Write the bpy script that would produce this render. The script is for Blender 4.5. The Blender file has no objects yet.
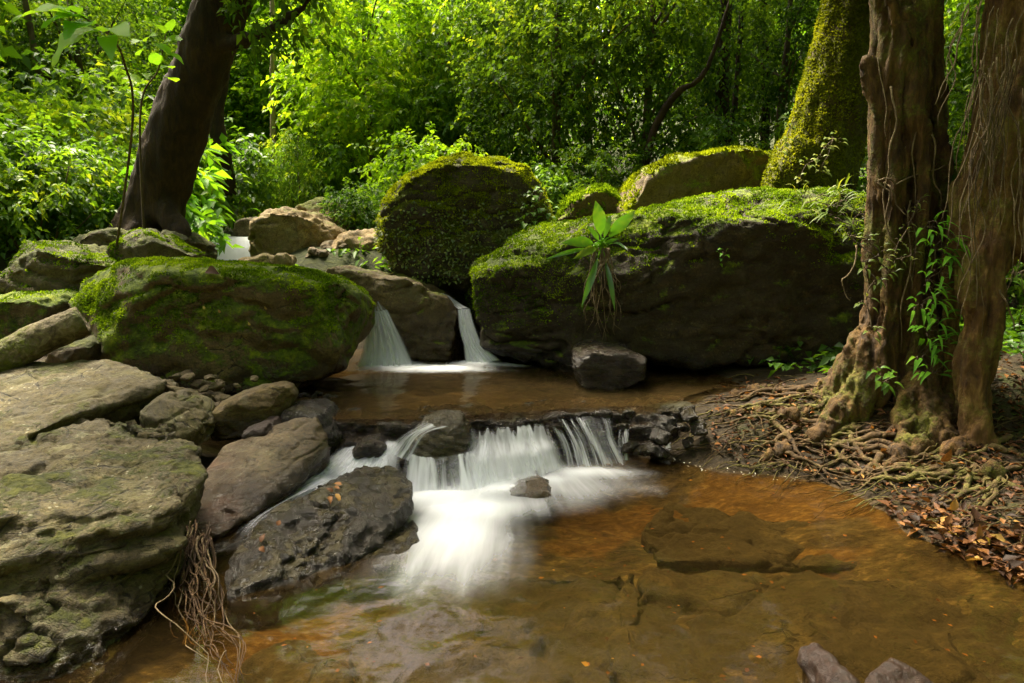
import bpy, math, random
import numpy as np
from mathutils import Vector
random.seed(7)
RNG = np.random.default_rng(11)
R = math.radians
PI = math.pi
sc = bpy.context.scene
COL = sc.collection

# ------------------------------------------------------------------ camera geometry
CAMH, PITCH, FPX = 1.5, R(9.0), 1024 * 24 / 36
CP, SP = math.cos(PITCH), math.sin(PITCH)

def P(px, py, Y):
    """World point seen in direction (px,py) at ground distance Y (layout helper)."""
    x = (px - 512) / FPX
    v = (341.5 - py) / FPX
    k = Y / (CP + v * SP)
    return np.array([x * k, Y, CAMH + (-SP + v * CP) * k])

def G(px, py, z):
    """World point where the direction (px,py) meets height z."""
    x = (px - 512) / FPX
    v = (341.5 - py) / FPX
    k = (z - CAMH) / (-SP + v * CP)
    return np.array([x * k, (CP + v * SP) * k, z])

# ------------------------------------------------------------------ noise
_perm = np.random.default_rng(3).permutation(256)
_perm = np.concatenate([_perm, _perm, _perm]).astype(np.int64)
_grad = np.random.default_rng(4).normal(size=(256, 3))
_grad /= np.linalg.norm(_grad, axis=1)[:, None]

def perlin(p):
    p = np.asarray(p, float)
    i = np.floor(p).astype(np.int64)
    f = p - i
    u = f * f * f * (f * (f * 6 - 15) + 10)
    i &= 255
    out = 0
    for dx in (0, 1):
        wx = u[:, 0] if dx else 1 - u[:, 0]
        for dy in (0, 1):
            wy = u[:, 1] if dy else 1 - u[:, 1]
            for dz in (0, 1):
                wz = u[:, 2] if dz else 1 - u[:, 2]
                h = _perm[_perm[_perm[(i[:, 0] + dx) & 255] + ((i[:, 1] + dy) & 255)] + ((i[:, 2] + dz) & 255)]
                g = _grad[h]
                d = g[:, 0] * (f[:, 0] - dx) + g[:, 1] * (f[:, 1] - dy) + g[:, 2] * (f[:, 2] - dz)
                out = out + wx * wy * wz * d
    return out * 1.6

def fbm(p, freq, octv=4, gain=0.5, seed=0.0, ridged=False):
    p = np.asarray(p, float) * freq + seed * 17.31
    a, s = 1.0, 0
    for k in range(octv):
        n = perlin(p + k * 5.17)
        if ridged:
            n = 0.6 - np.abs(n) * 1.6
        s = s + a * n
        a *= gain
        p = p * 2.03
    return s

def sstep(a, b, x):
    t = np.clip((np.asarray(x, float) - a) / (b - a), 0, 1)
    return t * t * (3 - 2 * t)

# ------------------------------------------------------------------ mesh helpers
def mesh_np(name, V, Fs, smooth=True, attrs=None, uv=None):
    V = np.asarray(V, np.float32)
    if not isinstance(Fs, list):
        Fs = [Fs]
    Fs = [np.asarray(f, np.int32) for f in Fs if len(f)]
    me = bpy.data.meshes.new(name)
    me.vertices.add(len(V))
    me.vertices.foreach_set("co", V.ravel())
    loops = np.concatenate([f.ravel() for f in Fs])
    sizes = np.concatenate([np.full(len(f), f.shape[1], np.int32) for f in Fs])
    starts = np.concatenate([[0], np.cumsum(sizes)[:-1]]).astype(np.int32)
    me.loops.add(len(loops))
    me.loops.foreach_set("vertex_index", loops)
    me.polygons.add(len(sizes))
    me.polygons.foreach_set("loop_start", starts)
    if smooth:
        me.polygons.foreach_set("use_smooth", np.ones(len(sizes), bool))
    me.update(calc_edges=True)
    for k, a in (attrs or {}).items():
        at = me.attributes.new(k, 'FLOAT', 'POINT')
        at.data.foreach_set("value", np.asarray(a, np.float32))
    if uv is not None:
        l = me.uv_layers.new(name="UVMap")
        l.data.foreach_set("uv", np.asarray(uv, np.float32)[loops].ravel())
    me.validate()
    return me

def wloc(o):
    l = Vector((0, 0, 0))
    while o is not None:
        l = l + o.location
        o = o.parent
    return np.array(l)

def mkobj(name, V, F, mat, parent=None, origin=None, **kw):
    """Link ONE mesh object; V in world space. A top-level one gets its origin at its base."""
    V = np.asarray(V, float)
    if parent is not None:
        o0 = wloc(parent)
    elif origin is not None:
        o0 = np.asarray(origin, float)
    else:
        o0 = np.array([V[:, 0].mean(), V[:, 1].mean(), V[:, 2].min()])
    me = mesh_np(name, V - o0, F, **kw)
    me.materials.append(mat)
    o = bpy.data.objects.new(name, me)
    COL.objects.link(o)
    if parent is not None:
        o.parent = parent
    else:
        o.location = o0
    return o

def tag(o, label=None, cat=None, group=None, kind=None):
    if label: o['label'] = label
    if cat: o['category'] = cat
    if group: o['group'] = group
    if kind: o['kind'] = kind
    return o

def empty(name, loc, label=None, cat=None, group=None):
    o = bpy.data.objects.new(name, None)
    o.empty_display_size = 0.1
    o.location = tuple(loc)
    COL.objects.link(o)
    return tag(o, label, cat, group)

def copy_tree(o, parent=None):
    c = o.copy()
    COL.objects.link(c)
    c.parent = parent
    for ch in list(o.children):
        copy_tree(ch, c)
    return c

class Geo:
    def __init__(s):
        s.V, s.T, s.Q, s.n = [], [], [], 0
        s.A = []
    def add(s, V, T=None, Q=None, a=None):
        V = np.asarray(V, float)
        s.V.append(V)
        if T is not None and len(T): s.T.append(np.asarray(T) + s.n)
        if Q is not None and len(Q): s.Q.append(np.asarray(Q) + s.n)
        s.A.append(np.full(len(V), 0.5) if a is None else (np.full(len(V), a) if np.isscalar(a) else np.asarray(a)))
        s.n += len(V)
    def get(s):
        F = []
        if s.T: F.append(np.concatenate(s.T))
        if s.Q: F.append(np.concatenate(s.Q))
        return np.concatenate(s.V), F
    def rnd(s):
        return np.concatenate(s.A)

def catmull(pts, n):
    pts = np.asarray(pts, float)
    if len(pts) == 2:
        t = np.linspace(0, 1, n)[:, None]
        return pts[0] * (1 - t) + pts[1] * t
    ext = np.vstack([2 * pts[0] - pts[1], pts, 2 * pts[-1] - pts[-2]])
    ts = np.linspace(0, len(pts) - 1, n)
    i = np.minimum(ts.astype(int), len(pts) - 2)
    t = (ts - i)[:, None]
    a, b, c, d = ext[i], ext[i + 1], ext[i + 2], ext[i + 3]
    return 0.5 * (2 * b + (c - a) * t + (2 * a - 5 * b + 4 * c - d) * t ** 2 + (3 * b - a - 3 * c + d) * t ** 3)

def tube(pts, radii, seg=8, n=None, closed=True, jitter=0):
    """Swept tube; returns V, T, Q."""
    pts = np.asarray(pts, float)
    radii = np.broadcast_to(np.asarray(radii, float), (len(pts),)) if np.ndim(radii) == 0 else np.asarray(radii, float)
    if n is not None:
        rr = np.interp(np.linspace(0, 1, n), np.linspace(0, 1, len(radii)), radii)
        pts = catmull(pts, n)
        radii = rr
    m = len(pts)
    if len(radii) != m:
        radii = np.interp(np.linspace(0, 1, m), np.linspace(0, 1, len(radii)), radii)
    tan = np.gradient(pts, axis=0)
    tan /= np.linalg.norm(tan, axis=1)[:, None] + 1e-9
    ref = np.array([1.0, 0.13, 0.07]) if abs(tan[0][0]) < 0.8 else np.array([0.1, 1.0, 0.05])
    u = np.empty_like(pts)
    v = np.empty_like(pts)
    for k in range(m):
        a = ref - tan[k] * ref.dot(tan[k])
        a /= np.linalg.norm(a) + 1e-9
        u[k] = a
        v[k] = np.cross(tan[k], a)
        ref = a
    th = np.linspace(0, 2 * PI, seg, endpoint=False)
    V = (pts[:, None, :] + radii[:, None, None] * (np.cos(th)[None, :, None] * u[:, None, :] + np.sin(th)[None, :, None] * v[:, None, :])).reshape(-1, 3)
    i = np.arange(m - 1)[:, None] * seg
    j = np.arange(seg)[None, :]
    jn = (j + 1) % seg
    Q = np.stack([i + j, i + jn, i + seg + jn, i + seg + j], -1).reshape(-1, 4)
    T = np.zeros((0, 3), int)
    if closed:
        V = np.vstack([V, pts[0], pts[-1]])
        c0, c1 = m * seg, m * seg + 1
        jj = np.arange(seg)
        jk = (jj + 1) % seg
        T = np.vstack([np.stack([np.full(seg, c0), jk, jj], -1), np.stack([np.full(seg, c1), (m - 1) * seg + jj, (m - 1) * seg + jk], -1)])
    return V, T, Q

def wiggle(a, b, n, amp, seed, sag=0.0, freq=1.9):
    """n points from a to b with smooth random sideways wander."""
    a, b = np.asarray(a, float), np.asarray(b, float)
    t = np.linspace(0, 1, n)
    L = np.linalg.norm(b - a)
    w = np.stack([fbm(np.stack([t * freq, np.full(n, seed * 1.7 + k * 9.1), np.full(n, 0.3)], -1), 1.0, 2, 0.35) for k in range(3)], -1)
    w *= (np.sin(PI * np.clip(t, 0, 1)) ** 0.6)[:, None] * amp * L
    p = a * (1 - t)[:, None] + b * t[:, None] + w
    p[:, 2] -= sag * L * np.sin(PI * t)
    return p

# ------------------------------------------------------------------ node helpers
def mat_new(name):
    m = bpy.data.materials.new(name)
    m.use_nodes = True
    nt = m.node_tree
    nt.nodes.clear()
    out = nt.nodes.new('ShaderNodeOutputMaterial')
    return m, nt, out

class NB:
    def __init__(s, nt):
        s.nt = nt
    def n(s, t, **kw):
        nd = s.nt.nodes.new(t)
        for k, v in kw.items():
            setattr(nd, k, v)
        return nd
    def link(s, a, b):
        s.nt.links.new(a, b)
    def setin(s, nd, key, v):
        if hasattr(v, 'is_output'):
            s.link(v, nd.inputs[key])
        else:
            nd.inputs[key].default_value = v
    def math(s, op, a, b=None, c=None, clamp=False):
        nd = s.n('ShaderNodeMath', operation=op, use_clamp=clamp)
        s.setin(nd, 0, a)
        if b is not None: s.setin(nd, 1, b)
        if c is not None: s.setin(nd, 2, c)
        return nd.outputs[0]
    def noise(s, vec, scale, detail=4, rough=0.55, dist=0.0):
        nd = s.n('ShaderNodeTexNoise')
        s.link(vec, nd.inputs['Vector'])
        nd.inputs['Scale'].default_value = scale
        nd.inputs['Detail'].default_value = detail
        nd.inputs['Roughness'].default_value = rough
        nd.inputs['Distortion'].default_value = dist
        return nd.outputs[0]
    def voro(s, vec, scale, feature='F1'):
        nd = s.n('ShaderNodeTexVoronoi', feature=feature)
        s.link(vec, nd.inputs['Vector'])
        nd.inputs['Scale'].default_value = scale
        return nd.outputs['Distance']
    def mapr(s, v, a, b, c=0.0, d=1.0, smooth=True):
        nd = s.n('ShaderNodeMapRange', interpolation_type='SMOOTHSTEP' if smooth else 'LINEAR')
        s.setin(nd, 0, v)
        for k, x in zip((1, 2, 3, 4), (a, b, c, d)):
            s.setin(nd, k, x)
        return nd.outputs[0]
    def ramp(s, v, stops):
        nd = s.n('ShaderNodeValToRGB')
        s.link(v, nd.inputs[0])
        el = nd.color_ramp.elements
        while len(el) < len(stops):
            el.new(0.5)
        for e, (p, c) in zip(el, stops):
            e.position = p
            e.color = (*c, 1)
        return nd.outputs[0]
    def mix(s, f, a, b, mode='MIX'):
        nd = s.n('ShaderNodeMix', data_type='RGBA', blend_type=mode)
        s.setin(nd, 0, f)
        for k, x in ((6, a), (7, b)):
            if hasattr(x, 'is_output'):
                s.link(x, nd.inputs[k])
            else:
                nd.inputs[k].default_value = (*x, 1) if len(x) == 3 else x
        return nd.outputs[2]
    def mapping(s, vec, scale=(1, 1, 1), rot=(0, 0, 0), loc=(0, 0, 0)):
        nd = s.n('ShaderNodeMapping')
        s.link(vec, nd.inputs[0])
        nd.inputs['Scale'].default_value = scale
        nd.inputs['Rotation'].default_value = rot
        nd.inputs['Location'].default_value = loc
        return nd.outputs[0]
    def bump(s, h, strength=0.5, dist=0.02, normal=None):
        nd = s.n('ShaderNodeBump')
        s.link(h, nd.inputs['Height'])
        nd.inputs['Strength'].default_value = strength
        nd.inputs['Distance'].default_value = dist
        if normal is not None:
            s.link(normal, nd.inputs['Normal'])
        return nd.outputs[0]

def rock_mat(name, c1, c2, c3, moss=0.5, moss_thr=0.45, moss_c=((0.02, 0.035, 0.004), (0.07, 0.11, 0.008), (0.17, 0.21, 0.012)),
             wet_z=None, wet_h=0.25, wet_all=0.0, rough=0.8, lichen=0.3, strata=0.0, strata_rot=(0, 0, 0), seed=0.0, bump=0.6, stain=None, crack_t=(0.48, 0.60)):
    m, nt, out = mat_new(name)
    b = NB(nt)
    geo = b.n('ShaderNodeNewGeometry')
    pos = b.mapping(geo.outputs['Position'], loc=(seed * 3.1, seed * 1.7, seed * 2.3))
    warp = b.mapping(pos, scale=(1.0, 1.0, 1.0 + strata * 2.5), rot=strata_rot)
    n_big = b.noise(warp, 2.2, 5, 0.6, 0.6)
    n_mid = b.noise(warp, 9.0, 8, 0.68, 0.3)
    n_fine = b.noise(pos, 60.0, 6, 0.7)
    n_gr = b.noise(pos, 240.0, 2, 0.6)
    base = b.ramp(b.math('ADD', b.math('MULTIPLY', n_big, 0.55), b.math('MULTIPLY', n_mid, 0.45)), [(0.30, c1), (0.47, c2), (0.50, tuple(0.8 * x for x in c2)), (0.66, c3)])
    base = b.mix(b.mapr(n_fine, 0.35, 0.68, 0.0, 0.65), base, b.mix(1.0, base, (1.6, 1.55, 1.4), 'MULTIPLY'))
    base = b.mix(b.mapr(n_fine, 0.52, 0.34, 0.0, 0.6), base, b.mix(1.0, base, (0.36, 0.34, 0.30), 'MULTIPLY'))
    if lichen > 0:
        l1 = b.noise(pos, 5.5, 8, 0.75, 0.8)
        lm = b.math('MULTIPLY', b.mapr(l1, 0.53, 0.62), lichen)
        base = b.mix(lm, base, b.mix(n_fine, (0.13, 0.118, 0.062), (0.28, 0.26, 0.14)))
        # thin algae film
        l2 = b.noise(pos, 3.3, 6, 0.7, 0.4)
        base = b.mix(b.math('MULTIPLY', b.mapr(l2, 0.50, 0.64), lichen), base, b.mix(n_mid, (0.075, 0.068, 0.018), (0.155, 0.135, 0.045)))
    # small lichen rosettes and dark pits
    vs_ = b.voro(pos, 24.0)
    base = b.mix(b.math('MULTIPLY', b.mapr(b.math('ADD', vs_, b.math('MULTIPLY', b.math('SUBTRACT', n_fine, 0.5), 0.25)), 0.20, 0.12), b.math('MULTIPLY', b.mapr(n_big, 0.46, 0.56), min(1.0, lichen * 1.3))), base, (0.33, 0.31, 0.20))
    vp_ = b.voro(b.mapping(pos, loc=(3.3, 1.7, 0.4)), 52.0)
    base = b.mix(b.math('MULTIPLY', b.mapr(vp_, 0.22, 0.10), 0.6), base, b.mix(1.0, base, (0.25, 0.23, 0.20), 'MULTIPLY'))
    if stain is not None:
        s1 = b.noise(pos, 2.6, 5, 0.6, 0.3)
        base = b.mix(b.mapr(s1, 0.52, 0.66, 0, 0.85), base, stain)
    # hairline cracks
    vc = b.voro(b.mapping(warp, scale=(1, 1, 1.6)), 3.2, 'DISTANCE_TO_EDGE')
    nd = b.math('ADD', vc, b.math('MULTIPLY', b.math('SUBTRACT', n_mid, 0.5), 0.16))
    crack = b.mapr(b.math('ABSOLUTE', nd), 0.0, 0.018, 1.0, 0.0)
    crack = b.math('MULTIPLY', crack, b.mapr(n_big, *crack_t))
    base = b.mix(b.math('MULTIPLY', crack, 0.8), base, (0.016, 0.013, 0.008))
    sep = b.n('ShaderNodeSeparateXYZ')
    b.link(geo.outputs['Normal'], sep.inputs[0])
    rough_s = b.mapr(n_mid, 0.3, 0.7, rough - 0.12, rough + 0.12)
    hgt = b.math('ADD', b.math('MULTIPLY', n_mid, 1.0), b.math('MULTIPLY', n_fine, 0.6))
    hgt = b.math('ADD', hgt, b.math('MULTIPLY', n_gr, 0.2))
    hgt = b.math('SUBTRACT', hgt, b.math('MULTIPLY', crack, 0.8))
    col = base
    if wet_z is not None or wet_all > 0:
        if wet_z is not None:
            sp = b.n('ShaderNodeSeparateXYZ')
            b.link(geo.outputs['Position'], sp.inputs[0])
            zz = b.math('ADD', sp.outputs[2], b.math('MULTIPLY', b.math('SUBTRACT', n_big, 0.5), wet_h * 1.6))
            wet = b.mapr(zz, wet_z + wet_h, wet_z + wet_h * 0.35)
            if wet_all > 0:
                wet = b.math('MAXIMUM', wet, wet_all)
        else:
            wet = b.math('MULTIPLY', b.mapr(n_big, 0.25, 0.45), wet_all)
        col = b.mix(wet, col, b.mix(1.0, col, (0.42, 0.36, 0.28), 'MULTIPLY'))
        rough_s = b.math('SUBTRACT', rough_s, b.math('MULTIPLY', wet, rough - 0.24), clamp=True)
    if moss > 0:
        m1 = b.noise(pos, 2.8, 7, 0.66, 0.5)
        m2 = b.noise(pos, 34.0, 5, 0.7)
        mm = b.math('ADD', b.math('MULTIPLY', sep.outputs[2], 0.6), b.math('MULTIPLY', b.math('SUBTRACT', m1, 0.5), 2.4))
        mm = b.math('ADD', mm, b.math('MULTIPLY', b.math('SUBTRACT', m2, 0.5), 0.6))
        mask = b.math('MULTIPLY', b.mapr(mm, moss_thr - 0.11, moss_thr + 0.15), moss)
        m3 = b.noise(pos, 6.0, 6, 0.7, 0.2)
        mc = b.ramp(b.math('ADD', b.math('MULTIPLY', m3, 0.6), b.math('MULTIPLY', m2, 0.4)), [(0.36, moss_c[0]), (0.5, moss_c[1]), (0.64, moss_c[2])])
        col = b.mix(mask, col, mc)
        rough_s = b.math('MAXIMUM', rough_s, b.math('MULTIPLY', mask, 0.95))
        hgt = b.math('ADD', hgt, b.math('MULTIPLY', mask, b.math('ADD', 0.5, b.math('MULTIPLY', m2, 1.3))))
    bs = b.n('ShaderNodeBsdfPrincipled')
    b.link(col, bs.inputs['Base Color'])
    b.link(rough_s, bs.inputs['Roughness'])
    bs.inputs['Specular IOR Level'].default_value = 0.55 if wet_all > 0.6 else 0.4
    b.link(b.bump(hgt, bump, 0.03), bs.inputs['Normal'])
    b.link(bs.outputs[0], out.inputs[0])
    return m

def leaf_mat(name, stops, trans=0.45, tcol=None, rough=0.45, gloss=0.06):
    """Leaf: diffuse + translucent + a weak sheen; colour varies by leaf and by plant."""
    m, nt, out = mat_new(name)
    b = NB(nt)
    at = b.n('ShaderNodeAttribute', attribute_name='rnd')
    oi = b.n('ShaderNodeObjectInfo')
    f = b.math('ADD', at.outputs['Fac'], b.math('MULTIPLY', b.math('SUBTRACT', oi.outputs['Random'], 0.5), 0.25), clamp=True)
    col = b.ramp(f, stops)
    d = b.n('ShaderNodeBsdfDiffuse')
    b.link(col, d.inputs[0])
    t = b.n('ShaderNodeBsdfTranslucent')
    tc = b.mix(1.0, col, tcol or (1.7, 1.45, 0.6), 'MULTIPLY')
    b.link(tc, t.inputs[0])
    mx = b.n('ShaderNodeMixShader')
    mx.inputs[0].default_value = trans
    b.link(d.outputs[0], mx.inputs[1])
    b.link(t.outputs[0], mx.inputs[2])
    g = b.n('ShaderNodeBsdfGlossy')
    g.inputs['Roughness'].default_value = rough
    mx2 = b.n('ShaderNodeMixShader')
    mx2.inputs[0].default_value = gloss
    b.link(mx.outputs[0], mx2.inputs[1])
    b.link(g.outputs[0], mx2.inputs[2])
    b.link(mx2.outputs[0], out.inputs[0])
    return m

def bark_mat(name, c1, c2, c3, moss=0.0, moss_thr=0.5, vstretch=0.22, seed=0, rough=0.85, bump=0.8, moss_c=((0.03, 0.04, 0.004), (0.09, 0.11, 0.01), (0.16, 0.17, 0.015))):
    m, nt, out = mat_new(name)
    b = NB(nt)
    geo = b.n('ShaderNodeNewGeometry')
    pos = b.mapping(geo.outputs['Position'], loc=(seed * 2.1, seed, seed * 3.3))
    st = b.mapping(pos, scale=(1, 1, vstretch))
    n1 = b.noise(st, 16.0, 7, 0.65, 0.7)
    n2 = b.noise(pos, 3.5, 5, 0.6, 0.3)
    n3 = b.noise(st, 70.0, 4, 0.65)
    col = b.ramp(b.math('ADD', b.math('MULTIPLY', n1, 0.6), b.math('MULTIPLY', n2, 0.4)), [(0.36, c1), (0.5, c2), (0.64, c3)])
    h = b.math('ADD', n1, b.math('MULTIPLY', n3, 0.4))
    rg = b.mapr(n1, 0.2, 0.8, rough - 0.1, rough + 0.1)
    if moss > 0:
        m2 = b.noise(pos, 40.0, 5, 0.7)
        mm = b.math('ADD', n2, b.math('MULTIPLY', b.math('SUBTRACT', m2, 0.5), 0.5))
        mask = b.math('MULTIPLY', b.mapr(mm, moss_thr - 0.1, moss_thr + 0.1), moss)
        col = b.mix(mask, col, b.ramp(m2, [(0.35, moss_c[0]), (0.5, moss_c[1]), (0.65, moss_c[2])]))
        h = b.math('ADD', h, b.math('MULTIPLY', mask, m2))
    bs = b.n('ShaderNodeBsdfPrincipled')
    b.link(col, bs.inputs['Base Color'])
    b.link(rg, bs.inputs['Roughness'])
    bs.inputs['Specular IOR Level'].default_value = 0.3
    b.link(b.bump(h, bump, 0.025), bs.inputs['Normal'])
    b.link(bs.outputs[0], out.inputs[0])
    return m

# ------------------------------------------------------------------ materials
M = {}
GREY = ((0.022, 0.017, 0.007), (0.082, 0.064, 0.028), (0.19, 0.157, 0.074))
BROWN = ((0.033, 0.022, 0.008), (0.095, 0.064, 0.024), (0.19, 0.138, 0.058))
TAN = ((0.085, 0.055, 0.022), (0.22, 0.155, 0.068), (0.36, 0.275, 0.14))
DARK = ((0.016, 0.011, 0.006), (0.044, 0.032, 0.018), (0.10, 0.078, 0.047))
MG = ((0.022, 0.034, 0.003), (0.080, 0.115, 0.006), (0.22, 0.26, 0.010))
MY = ((0.045, 0.05, 0.005), (0.115, 0.14, 0.008), (0.23, 0.26, 0.014))
M['fore'] = rock_mat('lichen_grey_rock', *GREY, moss=0.95, moss_thr=0.60, wet_z=0.0, wet_h=0.10, lichen=0.7, strata=1.2, strata_rot=(0.22, 0.18, 0), crack_t=(0.36, 0.5), seed=1, moss_c=((0.020, 0.024, 0.003), (0.055, 0.062, 0.005), (0.12, 0.12, 0.010)), bump=0.9)
M['slab'] = rock_mat('lichen_grey_slab', *GREY, moss=0.9, moss_thr=0.74, lichen=0.6, crack_t=(0.42, 0.56), seed=2, moss_c=((0.020, 0.024, 0.003), (0.055, 0.062, 0.005), (0.12, 0.12, 0.010)), bump=0.7)
M['mossrock'] = rock_mat('mossy_brown_rock', *BROWN, moss=1.0, moss_thr=0.0, moss_c=MG, wet_z=0.3, wet_h=0.30, lichen=0.15, seed=3, bump=0.7)
M['central'] = rock_mat('yellow_moss_rock', *DARK, moss=1.0, moss_thr=0.12, moss_c=((0.03, 0.032, 0.004), (0.075, 0.082, 0.007), (0.17, 0.18, 0.012)), lichen=0.12, seed=4, bump=0.8)
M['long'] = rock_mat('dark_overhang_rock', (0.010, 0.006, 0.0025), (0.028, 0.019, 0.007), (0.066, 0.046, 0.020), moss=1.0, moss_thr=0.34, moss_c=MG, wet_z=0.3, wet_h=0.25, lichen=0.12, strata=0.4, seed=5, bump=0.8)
M['rearmoss'] = rock_mat('rear_moss_rock', *BROWN, moss=1.0, moss_thr=0.36, moss_c=MY, lichen=0.1, seed=6)
M['tan'] = rock_mat('tan_rock', *TAN, moss=0.6, moss_thr=0.75, lichen=0.35, seed=7, strata=0.4, moss_c=MY)
M['leftmoss'] = rock_mat('left_bank_rock', (0.025, 0.018, 0.009), (0.07, 0.05, 0.024), (0.15, 0.11, 0.06), moss=0.95, moss_thr=0.24, moss_c=((0.014, 0.018, 0.003), (0.04, 0.048, 0.005), (0.11, 0.12, 0.010)), lichen=0.2, seed=8)
M['small'] = rock_mat('small_brown_rock', (0.032, 0.023, 0.012), (0.11, 0.080, 0.042), (0.22, 0.17, 0.095), moss=0.5, moss_thr=0.95, wet_z=0.15, wet_h=0.12, lichen=0.4, seed=9, bump=0.7)
M['wetslab'] = rock_mat('wet_brown_slab', (0.030, 0.019, 0.008), (0.085, 0.056, 0.026), (0.18, 0.13, 0.068), moss=0.0, wet_z=0.05, wet_h=0.22, rough=0.46, lichen=0.25, strata=0.9, strata_rot=(0.5, 0.3, 0), seed=10, stain=(0.13, 0.060, 0.022), bump=0.6)
M['wetdark'] = rock_mat('wet_dark_rock', (0.010, 0.007, 0.003), (0.026, 0.018, 0.008), (0.066, 0.050, 0.024), moss=0.4, moss_thr=0.6, wet_all=0.95, rough=0.5, lichen=0.1, seed=11, bump=0.8, moss_c=((0.03, 0.025, 0.004), (0.07, 0.055, 0.01), (0.13, 0.10, 0.02)))
M['ledge'] = rock_mat('wet_ledge_rock', (0.02, 0.013, 0.008), (0.055, 0.037, 0.022), (0.12, 0.085, 0.05), moss=0.5, moss_thr=0.7, wet_all=0.9, rough=0.5, lichen=0.0, strata=1.0, seed=12, bump=1.0, moss_c=((0.03, 0.03, 0.004), (0.06, 0.06, 0.008), (0.11, 0.10, 0.015)))
M['redrock'] = rock_mat('wet_red_rock', (0.014, 0.007, 0.004), (0.034, 0.016, 0.010), (0.08, 0.045, 0.028), moss=0.0, wet_all=0.55, rough=0.6, lichen=0.0, seed=13)

def moss_blade_mat(name, stops):
    return leaf_mat(name, stops, trans=0.35, rough=0.7, gloss=0.0, tcol=(1.4, 1.3, 0.7))
M['moss_g'] = moss_blade_mat('green_moss', [(0.0, (0.025, 0.052, 0.004)), (0.5, (0.105, 0.185, 0.007)), (1.0, (0.26, 0.37, 0.014))])
M['moss_y'] = moss_blade_mat('golden_moss', [(0.0, (0.055, 0.070, 0.005)), (0.5, (0.165, 0.21, 0.008)), (1.0, (0.33, 0.39, 0.015))])

# ------------------------------------------------------------------ rocks
DG = bpy.context.evaluated_depsgraph_get

def remesh_np(V, Fs, voxel, smooth=5):
    me = mesh_np('tmp', V, Fs, smooth=False)
    o = bpy.data.objects.new('tmp', me)
    COL.objects.link(o)
    r = o.modifiers.new('r', 'REMESH')
    r.mode = 'VOXEL'
    r.voxel_size = voxel
    if smooth:
        s = o.modifiers.new('s', 'SMOOTH')
        s.factor = 0.5
        s.iterations = smooth
    dg = DG()
    dg.update()
    ev = o.evaluated_get(dg).to_mesh()
    n = len(ev.vertices)
    co = np.empty(n * 3, np.float32)
    ev.vertices.foreach_get('co', co)
    Q = np.empty(len(ev.loops), np.int32)
    ev.loops.foreach_get('vertex_index', Q)
    sizes = np.empty(len(ev.polygons), np.int32)
    ev.polygons.foreach_get('loop_total', sizes)
    assert (sizes == 4).all()
    bpy.data.objects.remove(o)
    bpy.data.meshes.remove(me)
    return co.reshape(-1, 3).astype(float), Q.reshape(-1, 4)

def vnormals(V, Q):
    a, b_, c, d = (V[Q[:, k]] for k in range(4))
    fn = np.cross(c - a, d - b_)
    N = np.zeros_like(V)
    for k in range(4):
        np.add.at(N, Q[:, k], fn)
    N /= np.linalg.norm(N, axis=1)[:, None] + 1e-12
    return N

import bmesh
def hull(pts):
    bm = bmesh.new()
    for p in pts:
        bm.verts.new(tuple(p))
    res = bmesh.ops.convex_hull(bm, input=bm.verts)
    junk = {g for g in res['geom_interior'] if isinstance(g, bmesh.types.BMVert)} | {g for g in res['geom_unused'] if isinstance(g, bmesh.types.BMVert)}
    for v in junk:
        bm.verts.remove(v)
    bmesh.ops.triangulate(bm, faces=bm.faces)
    bm.verts.index_update()
    V = np.array([v.co[:] for v in bm.verts])
    T = np.array([[v.index for v in f.verts] for f in bm.faces])
    bm.free()
    return V, T

def round_pts(outline, Y, bulge=0.4, thick=1.0, s1=0.72, s2=0.75, tilt=0.0, lift=0.0):
    """3D point cloud of a rounded boulder whose widest section is `outline` at distance Y (a number or one per point)."""
    Ys = [Y] * len(outline) if np.isscalar(Y) else Y
    ring = np.array([P(px, py, y) for (px, py), y in zip(outline, Ys)])
    c = ring.mean(0)
    zr = ring[:, 2].max() - ring[:, 2].min() + 1e-6
    out = [ring]
    for s, dy in ((s1, -bulge), (0.5 * (1 + s1), -bulge * 0.75), (0.5 * (1 + s2), thick * 0.7), (s2, thick)):
        r = c + (ring - c) * s
        r[:, 1] += dy + tilt * (r[:, 2] - c[2]) / zr
        r[:, 2] += (lift if dy > 0 else -lift * 0.3) * abs(dy)
        out.append(r)
    return np.vstack(out)

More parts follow.
